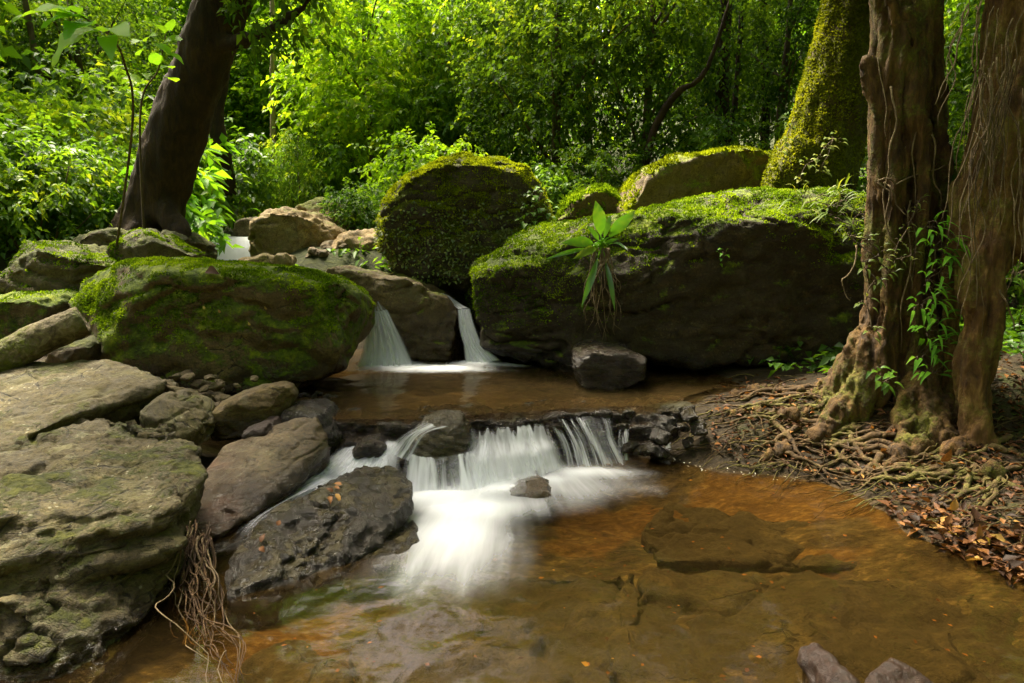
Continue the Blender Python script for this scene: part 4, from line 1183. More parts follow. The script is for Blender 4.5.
def crown(n, per, c, rad, L, W, twig, rng, shell=0.45, gap=0.0, droop=0.2, seed=0.0, upj=0.45, flat=1.0, out=0.7, gf=1.2):
    cc, u = crown_clumps(n, c, rad, rng, shell, gap, gf, seed)
    ax = unit(u * np.array([1, 1, 0.35]) * out + rng.normal(size=cc.shape) * 0.5 + np.array([0, 0, 0.05 - droop]))
    cr = np.clip(0.5 + 0.45 * fbm(cc, 1.1, 2, 0.5, seed + 2) + rng.normal(size=len(cc)) * 0.1, 0.02, 0.98)
    V, T, r = spray(cc, ax, per, L, W, twig, rng, droop, upj, cr, flat)
    return V, T, r, cc

def stems_geo(base, tips, r0, rng, fork=0.35, seg=6):
    g = Geo()
    for t in tips:
        mid = np.asarray(base) * (1 - fork) + np.array([base[0] * 0.6 + t[0] * 0.4, base[1] * 0.6 + t[1] * 0.4, base[2] * (1 - fork) + t[2] * fork]) * fork
        mid = mid + rng.normal(size=3) * 0.05
        V, T, Q = tube([base + rng.normal(size=3) * [0.03, 0.03, 0], mid, t], [r0, r0 * 0.65, r0 * 0.2], seg, 8)
        g.add(V, T, Q)
    return g.get()

L_ = {}
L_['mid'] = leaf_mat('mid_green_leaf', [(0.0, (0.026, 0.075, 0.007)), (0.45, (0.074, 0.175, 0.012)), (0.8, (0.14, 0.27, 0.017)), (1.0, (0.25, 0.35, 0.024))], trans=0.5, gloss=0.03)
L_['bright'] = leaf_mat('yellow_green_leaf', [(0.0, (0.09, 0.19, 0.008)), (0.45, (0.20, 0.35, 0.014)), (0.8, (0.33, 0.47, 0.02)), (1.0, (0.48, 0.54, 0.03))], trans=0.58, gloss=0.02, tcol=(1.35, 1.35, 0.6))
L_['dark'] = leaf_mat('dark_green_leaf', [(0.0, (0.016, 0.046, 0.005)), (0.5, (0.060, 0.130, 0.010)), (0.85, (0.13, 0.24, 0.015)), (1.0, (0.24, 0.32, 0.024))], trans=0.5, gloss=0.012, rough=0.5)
L_['fresh'] = leaf_mat('fresh_green_leaf', [(0.0, (0.06, 0.18, 0.012)), (0.5, (0.12, 0.32, 0.016)), (1.0, (0.24, 0.44, 0.025))], trans=0.5, gloss=0.03)
L_['vine'] = leaf_mat('climber_leaf', [(0.0, (0.05, 0.09, 0.010)), (0.5, (0.11, 0.17, 0.02)), (1.0, (0.24, 0.26, 0.05))], trans=0.4)
L_['far'] = leaf_mat('distant_leaf', [(0.0, (0.04, 0.11, 0.008)), (0.45, (0.12, 0.25, 0.012)), (0.8, (0.23, 0.38, 0.018)), (1.0, (0.38, 0.46, 0.025))], trans=0.55, gloss=0.02, tcol=(1.4, 1.4, 0.6))
M['stem'] = bark_mat('thin_stem_bark', (0.03, 0.02, 0.012), (0.08, 0.055, 0.032), (0.16, 0.12, 0.07), seed=1)
M['palestem'] = bark_mat('pale_stem_bark', (0.12, 0.09, 0.05), (0.24, 0.19, 0.11), (0.36, 0.30, 0.19), seed=2)
M['darkbark'] = bark_mat('dark_brown_bark', (0.008, 0.004, 0.002), (0.024, 0.013, 0.005), (0.055, 0.032, 0.012), seed=3, vstretch=0.3)
M['mossbark'] = bark_mat('moss_covered_bark', (0.03, 0.02, 0.01), (0.09, 0.065, 0.03), (0.18, 0.13, 0.06), moss=0.95, moss_thr=0.42, seed=4, moss_c=((0.03, 0.03, 0.005), (0.08, 0.085, 0.008), (0.16, 0.165, 0.012)))
M['figbark'] = bark_mat('fluted_brown_bark', (0.016, 0.008, 0.003), (0.075, 0.040, 0.011), (0.20, 0.115, 0.034), moss=0.7, moss_thr=0.57, seed=5, vstretch=0.30, bump=1.0)
M['root'] = bark_mat('exposed_root_bark', (0.026, 0.014, 0.005), (0.085, 0.050, 0.019), (0.20, 0.135, 0.058), moss=0.5, moss_thr=0.54, seed=6, vstretch=1.0)
M['aerial'] = bark_mat('dry_root_fibre', (0.05, 0.034, 0.017), (0.13, 0.092, 0.046), (0.25, 0.19, 0.105), seed=7, vstretch=1.0)

# --- plant prototypes (in their own coordinates; every copy shares the meshes)
PROTO = {}
def proto(key, name, parts):
    PROTO[key] = (name, parts)
def mk_mesh(nm, V, F, mat, rnd=None, smooth=True):
    me = mesh_np(nm, V, F, smooth=smooth, attrs={'rnd': rnd} if rnd is not None else None)
    me.materials.append(mat)
    return me

def make_bush(key, name, seed, leafmat, h=1.6, r=0.95, n=330, per=9, L=0.10, W=0.028, twig=0.30, stems=7, droop=0.25, gap=0.05, stemmat=None, upj=0.45, low=0.52, rz=0.5, shell=0.5):
    rng = np.random.default_rng(seed)
    V, T, r_, cc = crown(n, per, (0, 0, h * low), (r, r, h * rz), L, W, twig, rng, gap=gap, droop=droop, seed=seed, upj=upj, shell=shell)
    keep = V[:, 2].reshape(-1, 4).min(1) > -0.02
    T = T[keep[T[:, 0] // 4]]
    tips = cc[rng.choice(len(cc), stems, replace=False)]
    sv, sf = stems_geo(np.zeros(3), tips, 0.016 * h, rng)
    proto(key, name, [('leaves', mk_mesh('leaves', V, T, leafmat, r_)), ('stem', mk_mesh('stem', sv, sf, stemmat or M['stem']))])

make_bush('bush_a', 'shrub', 21, L_['mid'], n=420, L=0.115, W=0.034)
make_bush('bush_b', 'shrub', 22, L_['mid'], n=420, L=0.085, W=0.026, per=11, h=1.7)
make_bush('bush_bright', 'shrub', 23, L_['bright'], n=420, L=0.10, W=0.030, per=10)
make_bush('bush_fine', 'shrub', 24, L_['mid'], n=800, L=0.07, W=0.009, per=16, droop=0.5, r=1.0, h=1.8, upj=0.8)
make_bush('bush_broad', 'shrub', 26, L_['fresh'], n=75, per=6, L=0.19, W=0.05, h=1.3, r=0.6, twig=0.25, upj=0.5)
make_bush('bush_dark', 'shrub', 25, L_['dark'], n=420, L=0.09, W=0.027, per=10)

def make_tree(key, seed, leafmat, h, cz, rad, n, per, L, W, twig, droop=0.3, gap=0.1, tr=0.06, bark=None, limbs=10, upj=0.45, lean=(0, 0)):
    rng = np.random.default_rng(seed)
    V, T, r_, cc = crown(n, per, (lean[0], lean[1], cz), rad, L, W, twig, rng, gap=gap, droop=droop, seed=seed, upj=upj, shell=0.5, gf=1.6)
    keep = V[:, 2].reshape(-1, 4).min(1) > 0.15
    T = T[keep[T[:, 0] // 4]]
    path = np.array([(0, 0, -0.2), (lean[0] * 0.15 + 0.05, lean[1] * 0.2, h * 0.33), (lean[0] * 0.55 - 0.04, lean[1] * 0.6, h * 0.66), (lean[0], lean[1], h * 0.95)])
    tv, tt, tq = tube(path, [tr * 1.25, tr, tr * 0.7, tr * 0.25], 9, 24)
    g = Geo()
    P_ = catmull(path, 30)
    for c in cc[rng.choice(len(cc), limbs, replace=False)]:
        k = int(np.clip(np.argmin(np.abs(P_[:, 2] - (c[2] - 0.25 * h))), 5, 27))
        mid = (P_[k] + c) / 2 + np.array([0, 0, 0.1 * h]) * rng.uniform(0, 0.6)
        v, t, q = tube([P_[k], mid, c], [tr * 0.45, tr * 0.28, tr * 0.08], 6, 9)
        g.add(v, t, q)
    lv, lf = g.get()
    proto(key, 'tree', [('crown', mk_mesh('crown', V, T, leafmat, r_)), ('trunk', mk_mesh('trunk', tv, [tt, tq], bark or M['stem'])), ('limbs', mk_mesh('limb', lv, lf, bark or M['stem']))])
make_tree('tree_bright', 31, L_['bright'], 5.0, 2.7, (1.7, 1.7, 2.5), 1500, 9, 0.13, 0.040, 0.36, droop=0.25, gap=0.12)
make_tree('tree_bright2', 32, L_['bright'], 6.0, 3.4, (2.0, 2.0, 2.9), 1700, 9, 0.12, 0.042, 0.42, droop=0.1, gap=0.15)
make_tree('tree_mid', 33, L_['mid'], 5.0, 3.0, (1.8, 1.8, 2.3), 1600, 10, 0.11, 0.034, 0.38, droop=0.3, gap=0.1)
make_tree('tree_dark', 34, L_['dark'], 5.0, 2.9, (1.7, 1.6, 2.5), 1700, 11, 0.070, 0.026, 0.34, droop=0.22, gap=0.24, tr=0.07, upj=0.75)
make_tree('tree_dark2', 35, L_['dark'], 5.2, 3.2, (1.9, 1.7, 2.3), 1600, 11, 0.075, 0.028, 0.36, droop=0.3, gap=0.24, tr=0.06, lean=(0.5, 0), upj=0.7)

def blade_geo(base, d, up, L, W, n=7, droop=0.5, shape=1.0, fold=0.25, tipw=0.02, wav=0.0, rng=None):
    """A long leaf blade curving from base along d: (n x 3) grid with a raised edge along the midrib."""
    d = unit(np.asarray(d, float)); up = np.asarray(up, float)
    s = unit(np.cross(d, up)); nrm = np.cross(s, d)
    t = np.linspace(0, 1, n)
    w = W * (np.sin(PI * np.clip(t, 0.0, 1.0) ** (0.75 * shape)) * 0.98 + tipw)
    p = np.asarray(base) + d * (L * t)[:, None] - np.array([0, 0, 1]) * (droop * L * t ** 2)[:, None] * 0.5 + nrm * (0.10 * L * np.sin(PI * t))[:, None]
    wv = wav * np.sin(t * 14 + (rng.random() * 6 if rng is not None else 0))
    Lf = p - s * w[:, None] + nrm * (w * fold + wv * W)[:, None]
    Rt = p + s * w[:, None] + nrm * (w * fold - wv * W)[:, None]
    V = np.stack([Lf, p, Rt], 1).reshape(-1, 3)
    i = np.arange(n - 1)[:, None] * 3
    Q = np.concatenate([i + np.array([0, 1, 4, 3]), i + np.array([1, 2, 5, 4])])
    return V, Q

def make_herb(key, name, seed, mat, n=9, L=0.42, W=0.055, h=0.5, droop=0.7, shape=1.0, pet=0.3):
    rng = np.random.default_rng(seed)
    g, gs = Geo(), Geo()
    for k in range(n):
        a = k * 2.4 + rng.uniform(-0.3, 0.3)
        el = rng.uniform(0.35, 1.2)
        d = np.array([math.cos(a) * math.cos(el), math.sin(a) * math.cos(el), math.sin(el)])
        tip = d * h * rng.uniform(0.5, 1.1) * (1 + pet)
        v, t, q = tube([np.zeros(3), tip * 0.55 + np.array([0, 0, 0.05]), tip], [0.008, 0.006, 0.004], 5, 6)
        gs.add(v, t, q)
        dd = unit(d * np.array([1, 1, 0.3]) + rng.normal(size=3) * 0.15)
        v, q = blade_geo(tip, dd, (0, 0, 1), L * rng.uniform(0.7, 1.15), W * rng.uniform(0.8, 1.2), 8, droop, shape, rng=rng, wav=0.1)
        g.add(v, Q=q, a=float(np.clip(rng.normal(0.5, 0.2), 0, 1)))
    V, F = g.get()
    sv, sf = gs.get()
    proto(key, name, [('leaves', mk_mesh('leaves', V, F, mat, g.rnd())), ('stem', mk_mesh('stem', sv, sf, mat, gs.rnd()))])
make_herb('herb', 'leafy_herb', 41, L_['fresh'], 13, 0.30, 0.05, 0.50)
make_herb('herb_tall', 'leafy_herb', 42, L_['fresh'], 16, 0.34, 0.045, 0.85, pet=0.5)
make_herb('fern', 'fern', 43, L_['mid'], 12, 0.55, 0.05, 0.18, 1.0)
make_herb('aroid', 'leafy_herb', 44, L_['mid'], 9, 0.34, 0.11, 0.6, 0.6, 0.8)

def plant(key, x, y, scale, label, cat, group=None, rz=None, zs=1.0, z=None, name=None):
    nm, parts = PROTO[key]
    o = empty(name or nm, (x, y, gz(x, y) - 0.02 if z is None else z), label, cat, group)
    o.rotation_euler = (0, 0, random.uniform(0, 6.28) if rz is None else rz)
    o.scale = (scale, scale, scale * zs)
    for pn, me in parts:
        c = bpy.data.objects.new(pn, me)
        COL.objects.link(c)
        c.parent = o
    return o

def at(px, Y):
    return P(px, 233, Y)[0], Y

PL = [
 ('bush_a', -40, 7.9, 1.0, 'leafy green shrub cut by the left edge above the wedge-shaped boulder', 'shrub', 1.0),
 ('bush_b', 38, 7.7, 0.90, 'dense green shrub in front above the left-bank boulders, left of the leaning tree', 'shrub', 1.0),
 ('bush_a', 92, 8.6, 0.85, 'green shrub just left of the leaning tree trunk', 'shrub', 1.0),
 ('bush_bright', 8, 9.6, 1.25, 'taller yellow-green shrub behind the left-bank shrubs', 'shrub', 1.0),
 ('bush_b', 100, 10.4, 1.5, 'tall mid-green shrub rising behind the leaning trunk on its left', 'shrub', 1.0),
 ('tree_mid', -10, 12.5, 0.95, 'small mid-green tree at the far left behind the shrubs', 'tree', 1.0),
 ('tree_dark', 95, 13.0, 1.05, 'dark small-leaved tree left of the leaning trunk', 'tree', 1.0),
 ('bush_broad', 172, 8.5, 1.0, 'bright broad-leaved shrub right against the leaning trunk', 'shrub', 1.0),
 ('bush_broad', 184, 9.3, 0.7, 'low broad-leaved shrub beside the left edge of the far waterfall', 'shrub', 1.0),
 ('bush_broad', 188, 11.4, 1.25, 'tall fresh-green broad-leaved shrub behind the far waterfall, right of the leaning trunk', 'shrub', 1.0),
 ('bush_fine', 184, 8.1, 0.30, 'low feathery green tuft left of the far waterfall', 'shrub', 1.0),
 ('bush_a', 205, 12.5, 1.2, 'shaded shrub behind the slim forked trunk', 'shrub', 1.0),
 ('bush_fine', 303, 13.6, 1.15, 'round feathery green bush beyond the far waterfall', 'shrub', 1.0),
 ('herb', 285, 12.2, 0.9, 'low bright herb above the brown lichened boulder', 'herb', 1.0),
 ('fern', 262, 12.4, 1.0, 'bright green fern beside the upstream water', 'fern', 1.0),
 ('herb', 308, 11.8, 0.7, 'small bright herb beside the yellow-brown mossy boulder', 'herb', 1.0),
 ('bush_a', 360, 9.6, 0.50, 'low round-leaved shrub left of the golden-mossed boulder', 'shrub', 1.0),
 ('tree_bright', 372, 14.0, 1.0, 'sunlit yellow-green tree behind the golden-mossed boulder on its left', 'tree', 1.0),
 ('tree_bright2', 322, 17.5, 1.15, 'tall sunlit tree at the bright gap of the forest', 'tree', 1.0),
 ('tree_bright', 440, 16.5, 1.2, 'bright layered tree directly behind the golden-mossed boulder', 'tree', 1.0),
 ('tree_bright2', 250, 19.0, 1.2, 'bright green tree far behind the slim forked trunk', 'tree', 1.0),
 ('bush_bright', 425, 11.0, 1.0, 'pale green bush just behind the golden-mossed boulder on its left', 'shrub', 1.0),
 ('tree_mid', 500, 14.0, 1.05, 'mid-green tree between the sunlit trees and the dark drooping ones', 'tree', 1.0),
 ('tree_dark', 556, 11.8, 1.05, 'dark drooping tree right of the golden-mossed boulder', 'tree', 1.0),
 ('tree_dark2', 640, 11.5, 1.05, 'dark leaning tree with drooping twigs behind the flat-topped boulder', 'tree', 1.0),
 ('tree_mid', 700, 15.5, 1.2, 'green tree deep behind the slender dark trunks', 'tree', 1.0),
 ('bush_a', 545, 9.8, 0.65, 'leafy shrub in the notch right of the golden-mossed boulder', 'shrub', 1.0),
 ('bush_dark', 600, 10.2, 0.9, 'dark shrub behind the small mossy boulder', 'shrub', 1.0),
 ('bush_b', 690, 11.0, 1.0, 'green shrub behind the flat-topped mossy boulder', 'shrub', 1.0),
 ('tree_dark', 775, 13.0, 1.0, 'dark tree behind the moss-covered leaning trunk', 'tree', 1.0),
 ('tree_mid', 955, 12.5, 1.0, 'shaded green tree seen between the two large right-hand trunks', 'tree', 1.0),
 ('bush_dark', 950, 8.8, 0.9, 'dark shrub seen between the two large right-hand trunks', 'shrub', 1.0),
 ('bush_dark', 1040, 6.6, 0.85, 'dark shrub at the right edge behind the tree with hanging roots', 'shrub', 1.0),
 ('tree_dark2', 1060, 10.5, 1.0, 'dark tree at the far right edge', 'tree', 1.0),
 ('bush_b', 830, 10.5, 1.0, 'shaded shrub behind the fluted trunk', 'shrub', 1.0),
]
for key, px, Y, s, lab, cat, zs in PL:
    x, y = at(px, Y)
    plant(key, x, y, s, lab, cat, zs=zs)

# --- far forest: reads as one mass
def forest():
    rng = np.random.default_rng(77)
    g = Geo()
    spots = []
    for k in range(105):
        y = rng.uniform(17, 40)
        x = rng.uniform(-1.0, 1.0) * (y * 1.0 + 2)
        spots.append((x, y, rng.uniform(0.8, 1.3)))
    for k in range(24):
        y = rng.uniform(9, 17)
        sx = rng.choice([-1, 1])
        spots.append((sx * (y * 0.78 + rng.uniform(1.5, 6)), y, 1.0))
    for x, y, s in spots:
        z = gz(x, y)
        hh = rng.uniform(4, 9) * s
        V, T, r, cc = crown(int(230 * s), 8, (x, y, z + hh * 0.5), (rng.uniform(1.6, 2.8) * s, rng.uniform(1.6, 2.6) * s, hh * 0.55), 0.26, 0.085, 0.7, rng, gap=0.1, droop=0.25, seed=rng.uniform(0, 90), shell=0.4)
        tone = rng.normal(0.0, 0.16) - 0.10 * (x > 2) - 0.06 * (x < -8)
        g.add(V, T, a=np.clip(r + tone, 0, 1))
    # unseen wood behind and beside the stream, crowns added to block fill light
    for x, y in [(7, 3), (7.5, 0), (8.5, -3), (6, -5), (2.5, -6.5), (-1.5, -7), (-5, -6), (-8, -3.5), (-9, 0.5), (10, 5), (-10, 4.5), (4.2, -7.5), (9, 1.5), (-3.2, -8.5), (0.5, -9)]:
        V, T, r, cc = crown(260, 8, (x, y, gz(x, y) + 4.2), (2.0, 2.0, 4.0), 0.26, 0.085, 0.7, rng, gap=0.1, droop=0.25, seed=rng.uniform(0, 90), shell=0.4)
        g.add(V, T, a=np.clip(r - 0.1, 0, 1))
    V, F = g.get()
    o = mkobj('forest', V, F, L_['far'], origin=(0, 25, 0), attrs={'rnd': g.rnd()})
    tag(o, 'dense green forest rising on the slope behind the stream', 'forest', kind='stuff')
forest()

# --- ground cover
def ground_cover():
    rng = np.random.default_rng(78)
    g = Geo()
    n = 5200
    y = rng.uniform(7.6, 17, n); x = rng.uniform(-1, 1, n) * (y * 0.85)
    x2 = np.concatenate([rng.uniform(2.2, 6.5, 700), rng.uniform(3.3, 6.0, 600)]); y2 = np.concatenate([rng.uniform(5.2, 8.0, 700), rng.uniform(1.5, 5.2, 600)])
    x, y = np.concatenate([x, x2]), np.concatenate([y, y2])
    ok = ((np.abs(x + 4.62 + np.minimum(y - 11, 0) * 0.42) > 0.7) | (y < 8)) & (perlin(np.stack([x * 0.7, y * 0.7, 0 * x], -1)) > -0.25)
    x, y = x[ok], y[ok]
    z = gh(x, y)
    c = np.stack([x, y, z + 0.03], -1)
    ax = unit(rng.normal(size=c.shape) * np.array([1, 1, 0.2]) + np.array([0, 0, 0.55]))
    V, T, r = spray(c, ax, 7, 0.10, 0.028, 0.30, rng, 0.3, cr=np.clip(0.55 + 0.4 * perlin(c * 0.6) - 0.2 * (x > 1), 0, 1))
    o = mkobj('ground_cover', V, T, L_['mid'], origin=(0, 10, 1.4), attrs={'rnd': r})
    tag(o, 'low leafy undergrowth carpeting the forest floor', 'undergrowth', kind='stuff')
ground_cover()

# ------------------------------------------------------------------ the named trees
def trunk_mesh(chains, voxel, disp=0.02, vst=0.2, freq=7.0, seed=0.0, flute=0.0, smooth=4):
    """One continuous trunk: tapered tubes fused, then given bark relief that runs along the grain."""
    g = Geo()
    for pts, rad in chains:
        v, t, q = tube(pts, rad, 14, 26)
        g.add(v, T=np.concatenate([t, q[:, [0, 1, 2]], q[:, [0, 2, 3]]]))
    V, F = g.get()
    V, Q = remesh_np(V, F, voxel, smooth)
    N = vnormals(V, Q)
    if flute:
        V = V + N * (np.minimum(fbm(V * np.array([1, 1, 0.10]), 5.0, 3, 0.5, seed + 5, ridged=True) - 0.3, 0.25) * flute)[:, None]
        N = vnormals(V, Q)
    V = V + N * (fbm(V * np.array([1, 1, vst]), freq, 4, 0.55, seed) * disp)[:, None]
    return V, Q

def leafy_crown(parent, n, per, c, rad, L, W, mat, seed, twig=0.5, droop=0.4, gap=0.1, name='crown', shell=0.5):
    rng = np.random.default_rng(seed)
    V, T, r, cc = crown(n, per, c, rad, L, W, twig, rng, gap=gap, droop=droop, seed=seed, shell=shell, gf=1.5)
    mkobj(name, V, T, mat, parent=parent, attrs={'rnd': r}, smooth=True)
    return cc

_yy = np.arange(1.6, 14, 0.008)
def gw(px, py):
    """Where the direction (px,py) first meets the ground sheet."""
    x = (px - 512) / FPX
    v = (341.5 - py) / FPX
    kk = _yy / (CP + v * SP)
    z = CAMH + (-SP + v * CP) * kk
    h = gh(x * kk, _yy)
    below = np.nonzero(z <= h)[0]
    i = below[0] if len(below) else len(_yy) - 1
    return np.array([x * kk[i], _yy[i], h[i]])

def pix(pts):
    return np.array([P(*q) for q in pts])

# leaning tree on the left bank
t1 = empty('tree', P(148, 238, 7.9), 'dark leaning tree with a thick bare trunk on the left bank', 'tree')
path = np.vstack([pix([(140, 262, 7.9), (147, 232, 7.9), (160, 190, 7.85), (180, 125, 7.8), (200, 70, 7.75), (217, 20, 7.7), (232, -40, 7.6)]), [(-3.0, 7.4, 5.6), (-2.7, 7.3, 7.2)]])
V, Q = trunk_mesh([(path, [.44, .36, .30, .29, .28, .27, .27, .24, .12]),
                   (pix([(162, 200, 7.8), (140, 228, 7.6), (112, 250, 7.4)]), [.2, .13, .05]), (pix([(160, 200, 7.8), (178, 232, 7.5), (186, 262, 7.3)]), [.18, .12, .05]),
                   (pix([(211, 45, 7.7), (250, 38, 7.3), (282, 22, 7.0), (305, 5, 6.8), (322, -30, 6.6)]), [.10, .055, .045, .04, .03])], 0.03, 0.035, 0.25, 5.0, 1.0)
mkobj('trunk', V, Q, M['darkbark'], parent=t1)
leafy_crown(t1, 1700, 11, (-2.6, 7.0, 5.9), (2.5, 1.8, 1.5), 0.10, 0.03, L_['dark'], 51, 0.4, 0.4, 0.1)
leafy_crown(t1, 420, 10, (-3.9, 5.6, 7.4), (3.3, 2.6, 1.2), 0.13, 0.042, L_['dark'], 56, 0.45, 0.3, 0.12)  # unseen second crown, added overhead to shade the left foreground
g = Geo()
rng = np.random.default_rng(52)
cc = np.array([P(rng.uniform(228, 330), rng.uniform(-30, 52) - abs(k % 3) * 6, rng.uniform(6.6, 7.4)) for k in range(46)])
V, T, r = spray(cc, unit(rng.normal(size=(46, 3)) * [1, 1, .4] + [0.3, 0, -0.35]), 12, 0.085, 0.026, 0.36, rng, 0.35, cr=np.full(46, 0.55), upj=0.8)
mkobj('foliage', V, T, L_['dark'], parent=t1, attrs={'rnd': r})

# moss-covered leaning trunk on the right
t2 = empty('tree', P(812, 200, 7.6), 'moss-covered yellow-green trunk leaning right behind the long boulder', 'tree')
path = np.vstack([pix([(800, 225, 7.6), (808, 190, 7.6), (824, 140, 7.6), (840, 80, 7.6), (853, 20, 7.6), (866, -40, 7.6)]), [(4.2, 7.5, 5.6), (4.5, 7.4, 7.6)]])
V, Q = trunk_mesh([(path, [.56, .46, .41, .37, .33, .30, .26, .12]), (pix([(800, 150, 7.4), (778, 185, 7.2), (764, 215, 7.1)]), [.22, .16, .06])], 0.03, 0.03, 0.35, 7.0, 2.0)
tk = mkobj('trunk', V, Q, M['mossbark'], parent=t2)
ROCKS[tk.name] = (V, Q)
p_, n_ = sample_surface(V, Q, 22000, lambda c, n: (c[:, 2] < 4.5) * (0.2 + sstep(-0.2, 0.4, -n[:, 0] + n[:, 2])))
def fuzz(parent, p, n, mat, h, w, seed, name='moss'):
    rng = np.random.default_rng(seed)
    k = len(p)
    d = unit(n + rng.normal(size=(k, 3)) * 0.6)
    s = unit(np.cross(d, rng.normal(size=(k, 3))))
    hh = rng.uniform(h[0], h[1], k)[:, None]
    V = np.stack([p - s * w * .6, p + s * w * .6, p + d * hh * .6 + s * w, p + d * hh, p + d * hh * .6 - s * w], 1).reshape(-1, 3)
    i = np.arange(k)[:, None] * 5
    r = np.clip(0.42 + 0.5 * fbm(p, 2.5, 3, 0.6, 1.8) + rng.normal(size=k) * 0.1, 0, 1)
    return mkobj(name, V, [i + np.array([2, 3, 4]), i + np.array([0, 1, 2, 4])], mat, parent=parent, smooth=False, attrs={'rnd': np.repeat(r, 5)})
M['moss_o'] = moss_blade_mat('olive_trunk_moss', [(0.0, (0.04, 0.048, 0.004)), (0.5, (0.12, 0.145, 0.008)), (1.0, (0.26, 0.28, 0.014))])
fuzz(t2, p_, n_, M['moss_o'], (0.01, 0.035), 0.008, 3)
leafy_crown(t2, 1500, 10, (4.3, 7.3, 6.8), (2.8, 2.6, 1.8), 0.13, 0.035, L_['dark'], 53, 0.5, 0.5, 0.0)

def grow_fan(g, base, dirs, seed, L, W, mat=None, n=1, droop=0.6):
    pass

# large fluted tree on the right, with buttresses and surface roots
t3 = empty('tree', P(905, 420, 4.65), 'large brown fluted tree with buttress roots on the right bank', 'tree')
path = np.vstack([pix([(915, 455, 4.6), (912, 400, 4.62), (906, 330, 4.66), (904, 240, 4.7), (906, 120, 4.72), (908, 20, 4.75), (910, -60, 4.8)]), [(2.9, 4.8, 4.6), (3.1, 4.9, 6.6)]])
ch = [(path, [.30, .26, .22, .205, .205, .21, .22, .20, .10]),
      (np.vstack([pix([(893, 300, 4.68), (870, 350, 4.64)]), [gw(838, 385), gw(800, 394), gw(752, 392), gw(715, 400) - [0, 0, .04]]]), [.13, .11, .075, .045, .03, .012]),
      (np.vstack([pix([(885, 330, 4.6), (860, 385, 4.5)]), [gw(826, 408), gw(786, 416), gw(740, 414), gw(712, 424) - [0, 0, .04]]]), [.13, .10, .06, .04, .024, .01]),
      (np.vstack([pix([(925, 330, 4.55), (936, 390, 4.42)]), [gw(926, 440), gw(890, 462), gw(852, 478) - [0, 0, .03]]]), [.13, .11, .095, .04, .014]),
      (np.vstack([pix([(922, 340, 4.55), (945, 400, 4.4)]), [gw(948, 448), gw(985, 470), gw(1020, 480) - [0, 0, .03]]]), [.11, .08, .06, .03, .012]),
      (pix([(890, 120, 4.6), (880, 220, 4.6), (884, 300, 4.58), (876, 350, 4.55)]), [.05, .07, .08, .09]),
      (pix([(934, 60, 4.6), (932, 180, 4.58), (936, 270, 4.55), (930, 350, 4.5)]), [.06, .08, .07, .07]),
      (np.vstack([pix([(872, 340, 4.62), (846, 400, 4.48)]), [gw(815, 440), gw(780, 452), gw(756, 462) - [0, 0, .03]]]), [.10, .07, .04, .024, .01])]
ch += [(np.vstack([pix([(896, 260, 4.66), (882, 320, 4.62), (862, 362, 4.58)]), [gw(834, 396), gw(812, 402) - [0, 0, .05]]]), [.10, .13, .12, .09, .03]),
       (np.vstack([pix([(900, 280, 4.6), (884, 340, 4.55), (872, 382, 4.5)]), [gw(852, 414), gw(836, 424) - [0, 0, .05]]]), [.10, .13, .12, .08, .03]),
       (np.vstack([pix([(918, 300, 4.55), (918, 370, 4.45)]), [gw(915, 428), gw(905, 448) - [0, 0, .05]]]), [.12, .13, .12, .05]),
       (pix([(884, -20, 4.62), (892, 80, 4.55), (886, 170, 4.52), (900, 260, 4.5), (890, 330, 4.5)]), [.05, .06, .07, .07, .08]),
       (pix([(925, -20, 4.62), (912, 90, 4.5), (920, 190, 4.48), (908, 280, 4.46), (918, 360, 4.44)]), [.05, .06, .06, .06, .06])]
for (a_, b_, r_, s_) in [((880, -20), (932, 150), .035, 1), ((932, 150), (884, 330), .032, 2), ((940, 20), (890, 200), .028, 3), ((890, 200), (930, 380), .03, 4), ((872, 60), (900, 240), .03, 5), ((908, 10), (940, 240), .026, 6), ((940, 240), (955, 420), .028, 7)]:
    t_ = np.linspace(0, 1, 7)
    pts_ = []
    for u_ in t_:
        px_, py_ = a_[0] * (1 - u_) + b_[0] * u_, a_[1] * (1 - u_) + b_[1] * u_
        off_ = (px_ - 907) / 40.0
        pts_.append(P(px_ + 4 * math.sin(u_ * 5 + s_), py_, 4.50 + 0.12 * min(abs(off_), 1.2) ** 2))
    ch.append((np.array(pts_), [r_] * 7))
V, Q = trunk_mesh(ch, 0.016, 0.024, 0.14, 20.0, 3.0, flute=0.11, smooth=5)
mkobj('trunk', V, Q, M['figbark'], parent=t3)
leafy_crown(t3, 1900, 10, (2.6, 4.4, 6.2), (3.0, 2.6, 1.8), 0.12, 0.03, L_['dark'], 54, 0.5, 0.5, -0.05)

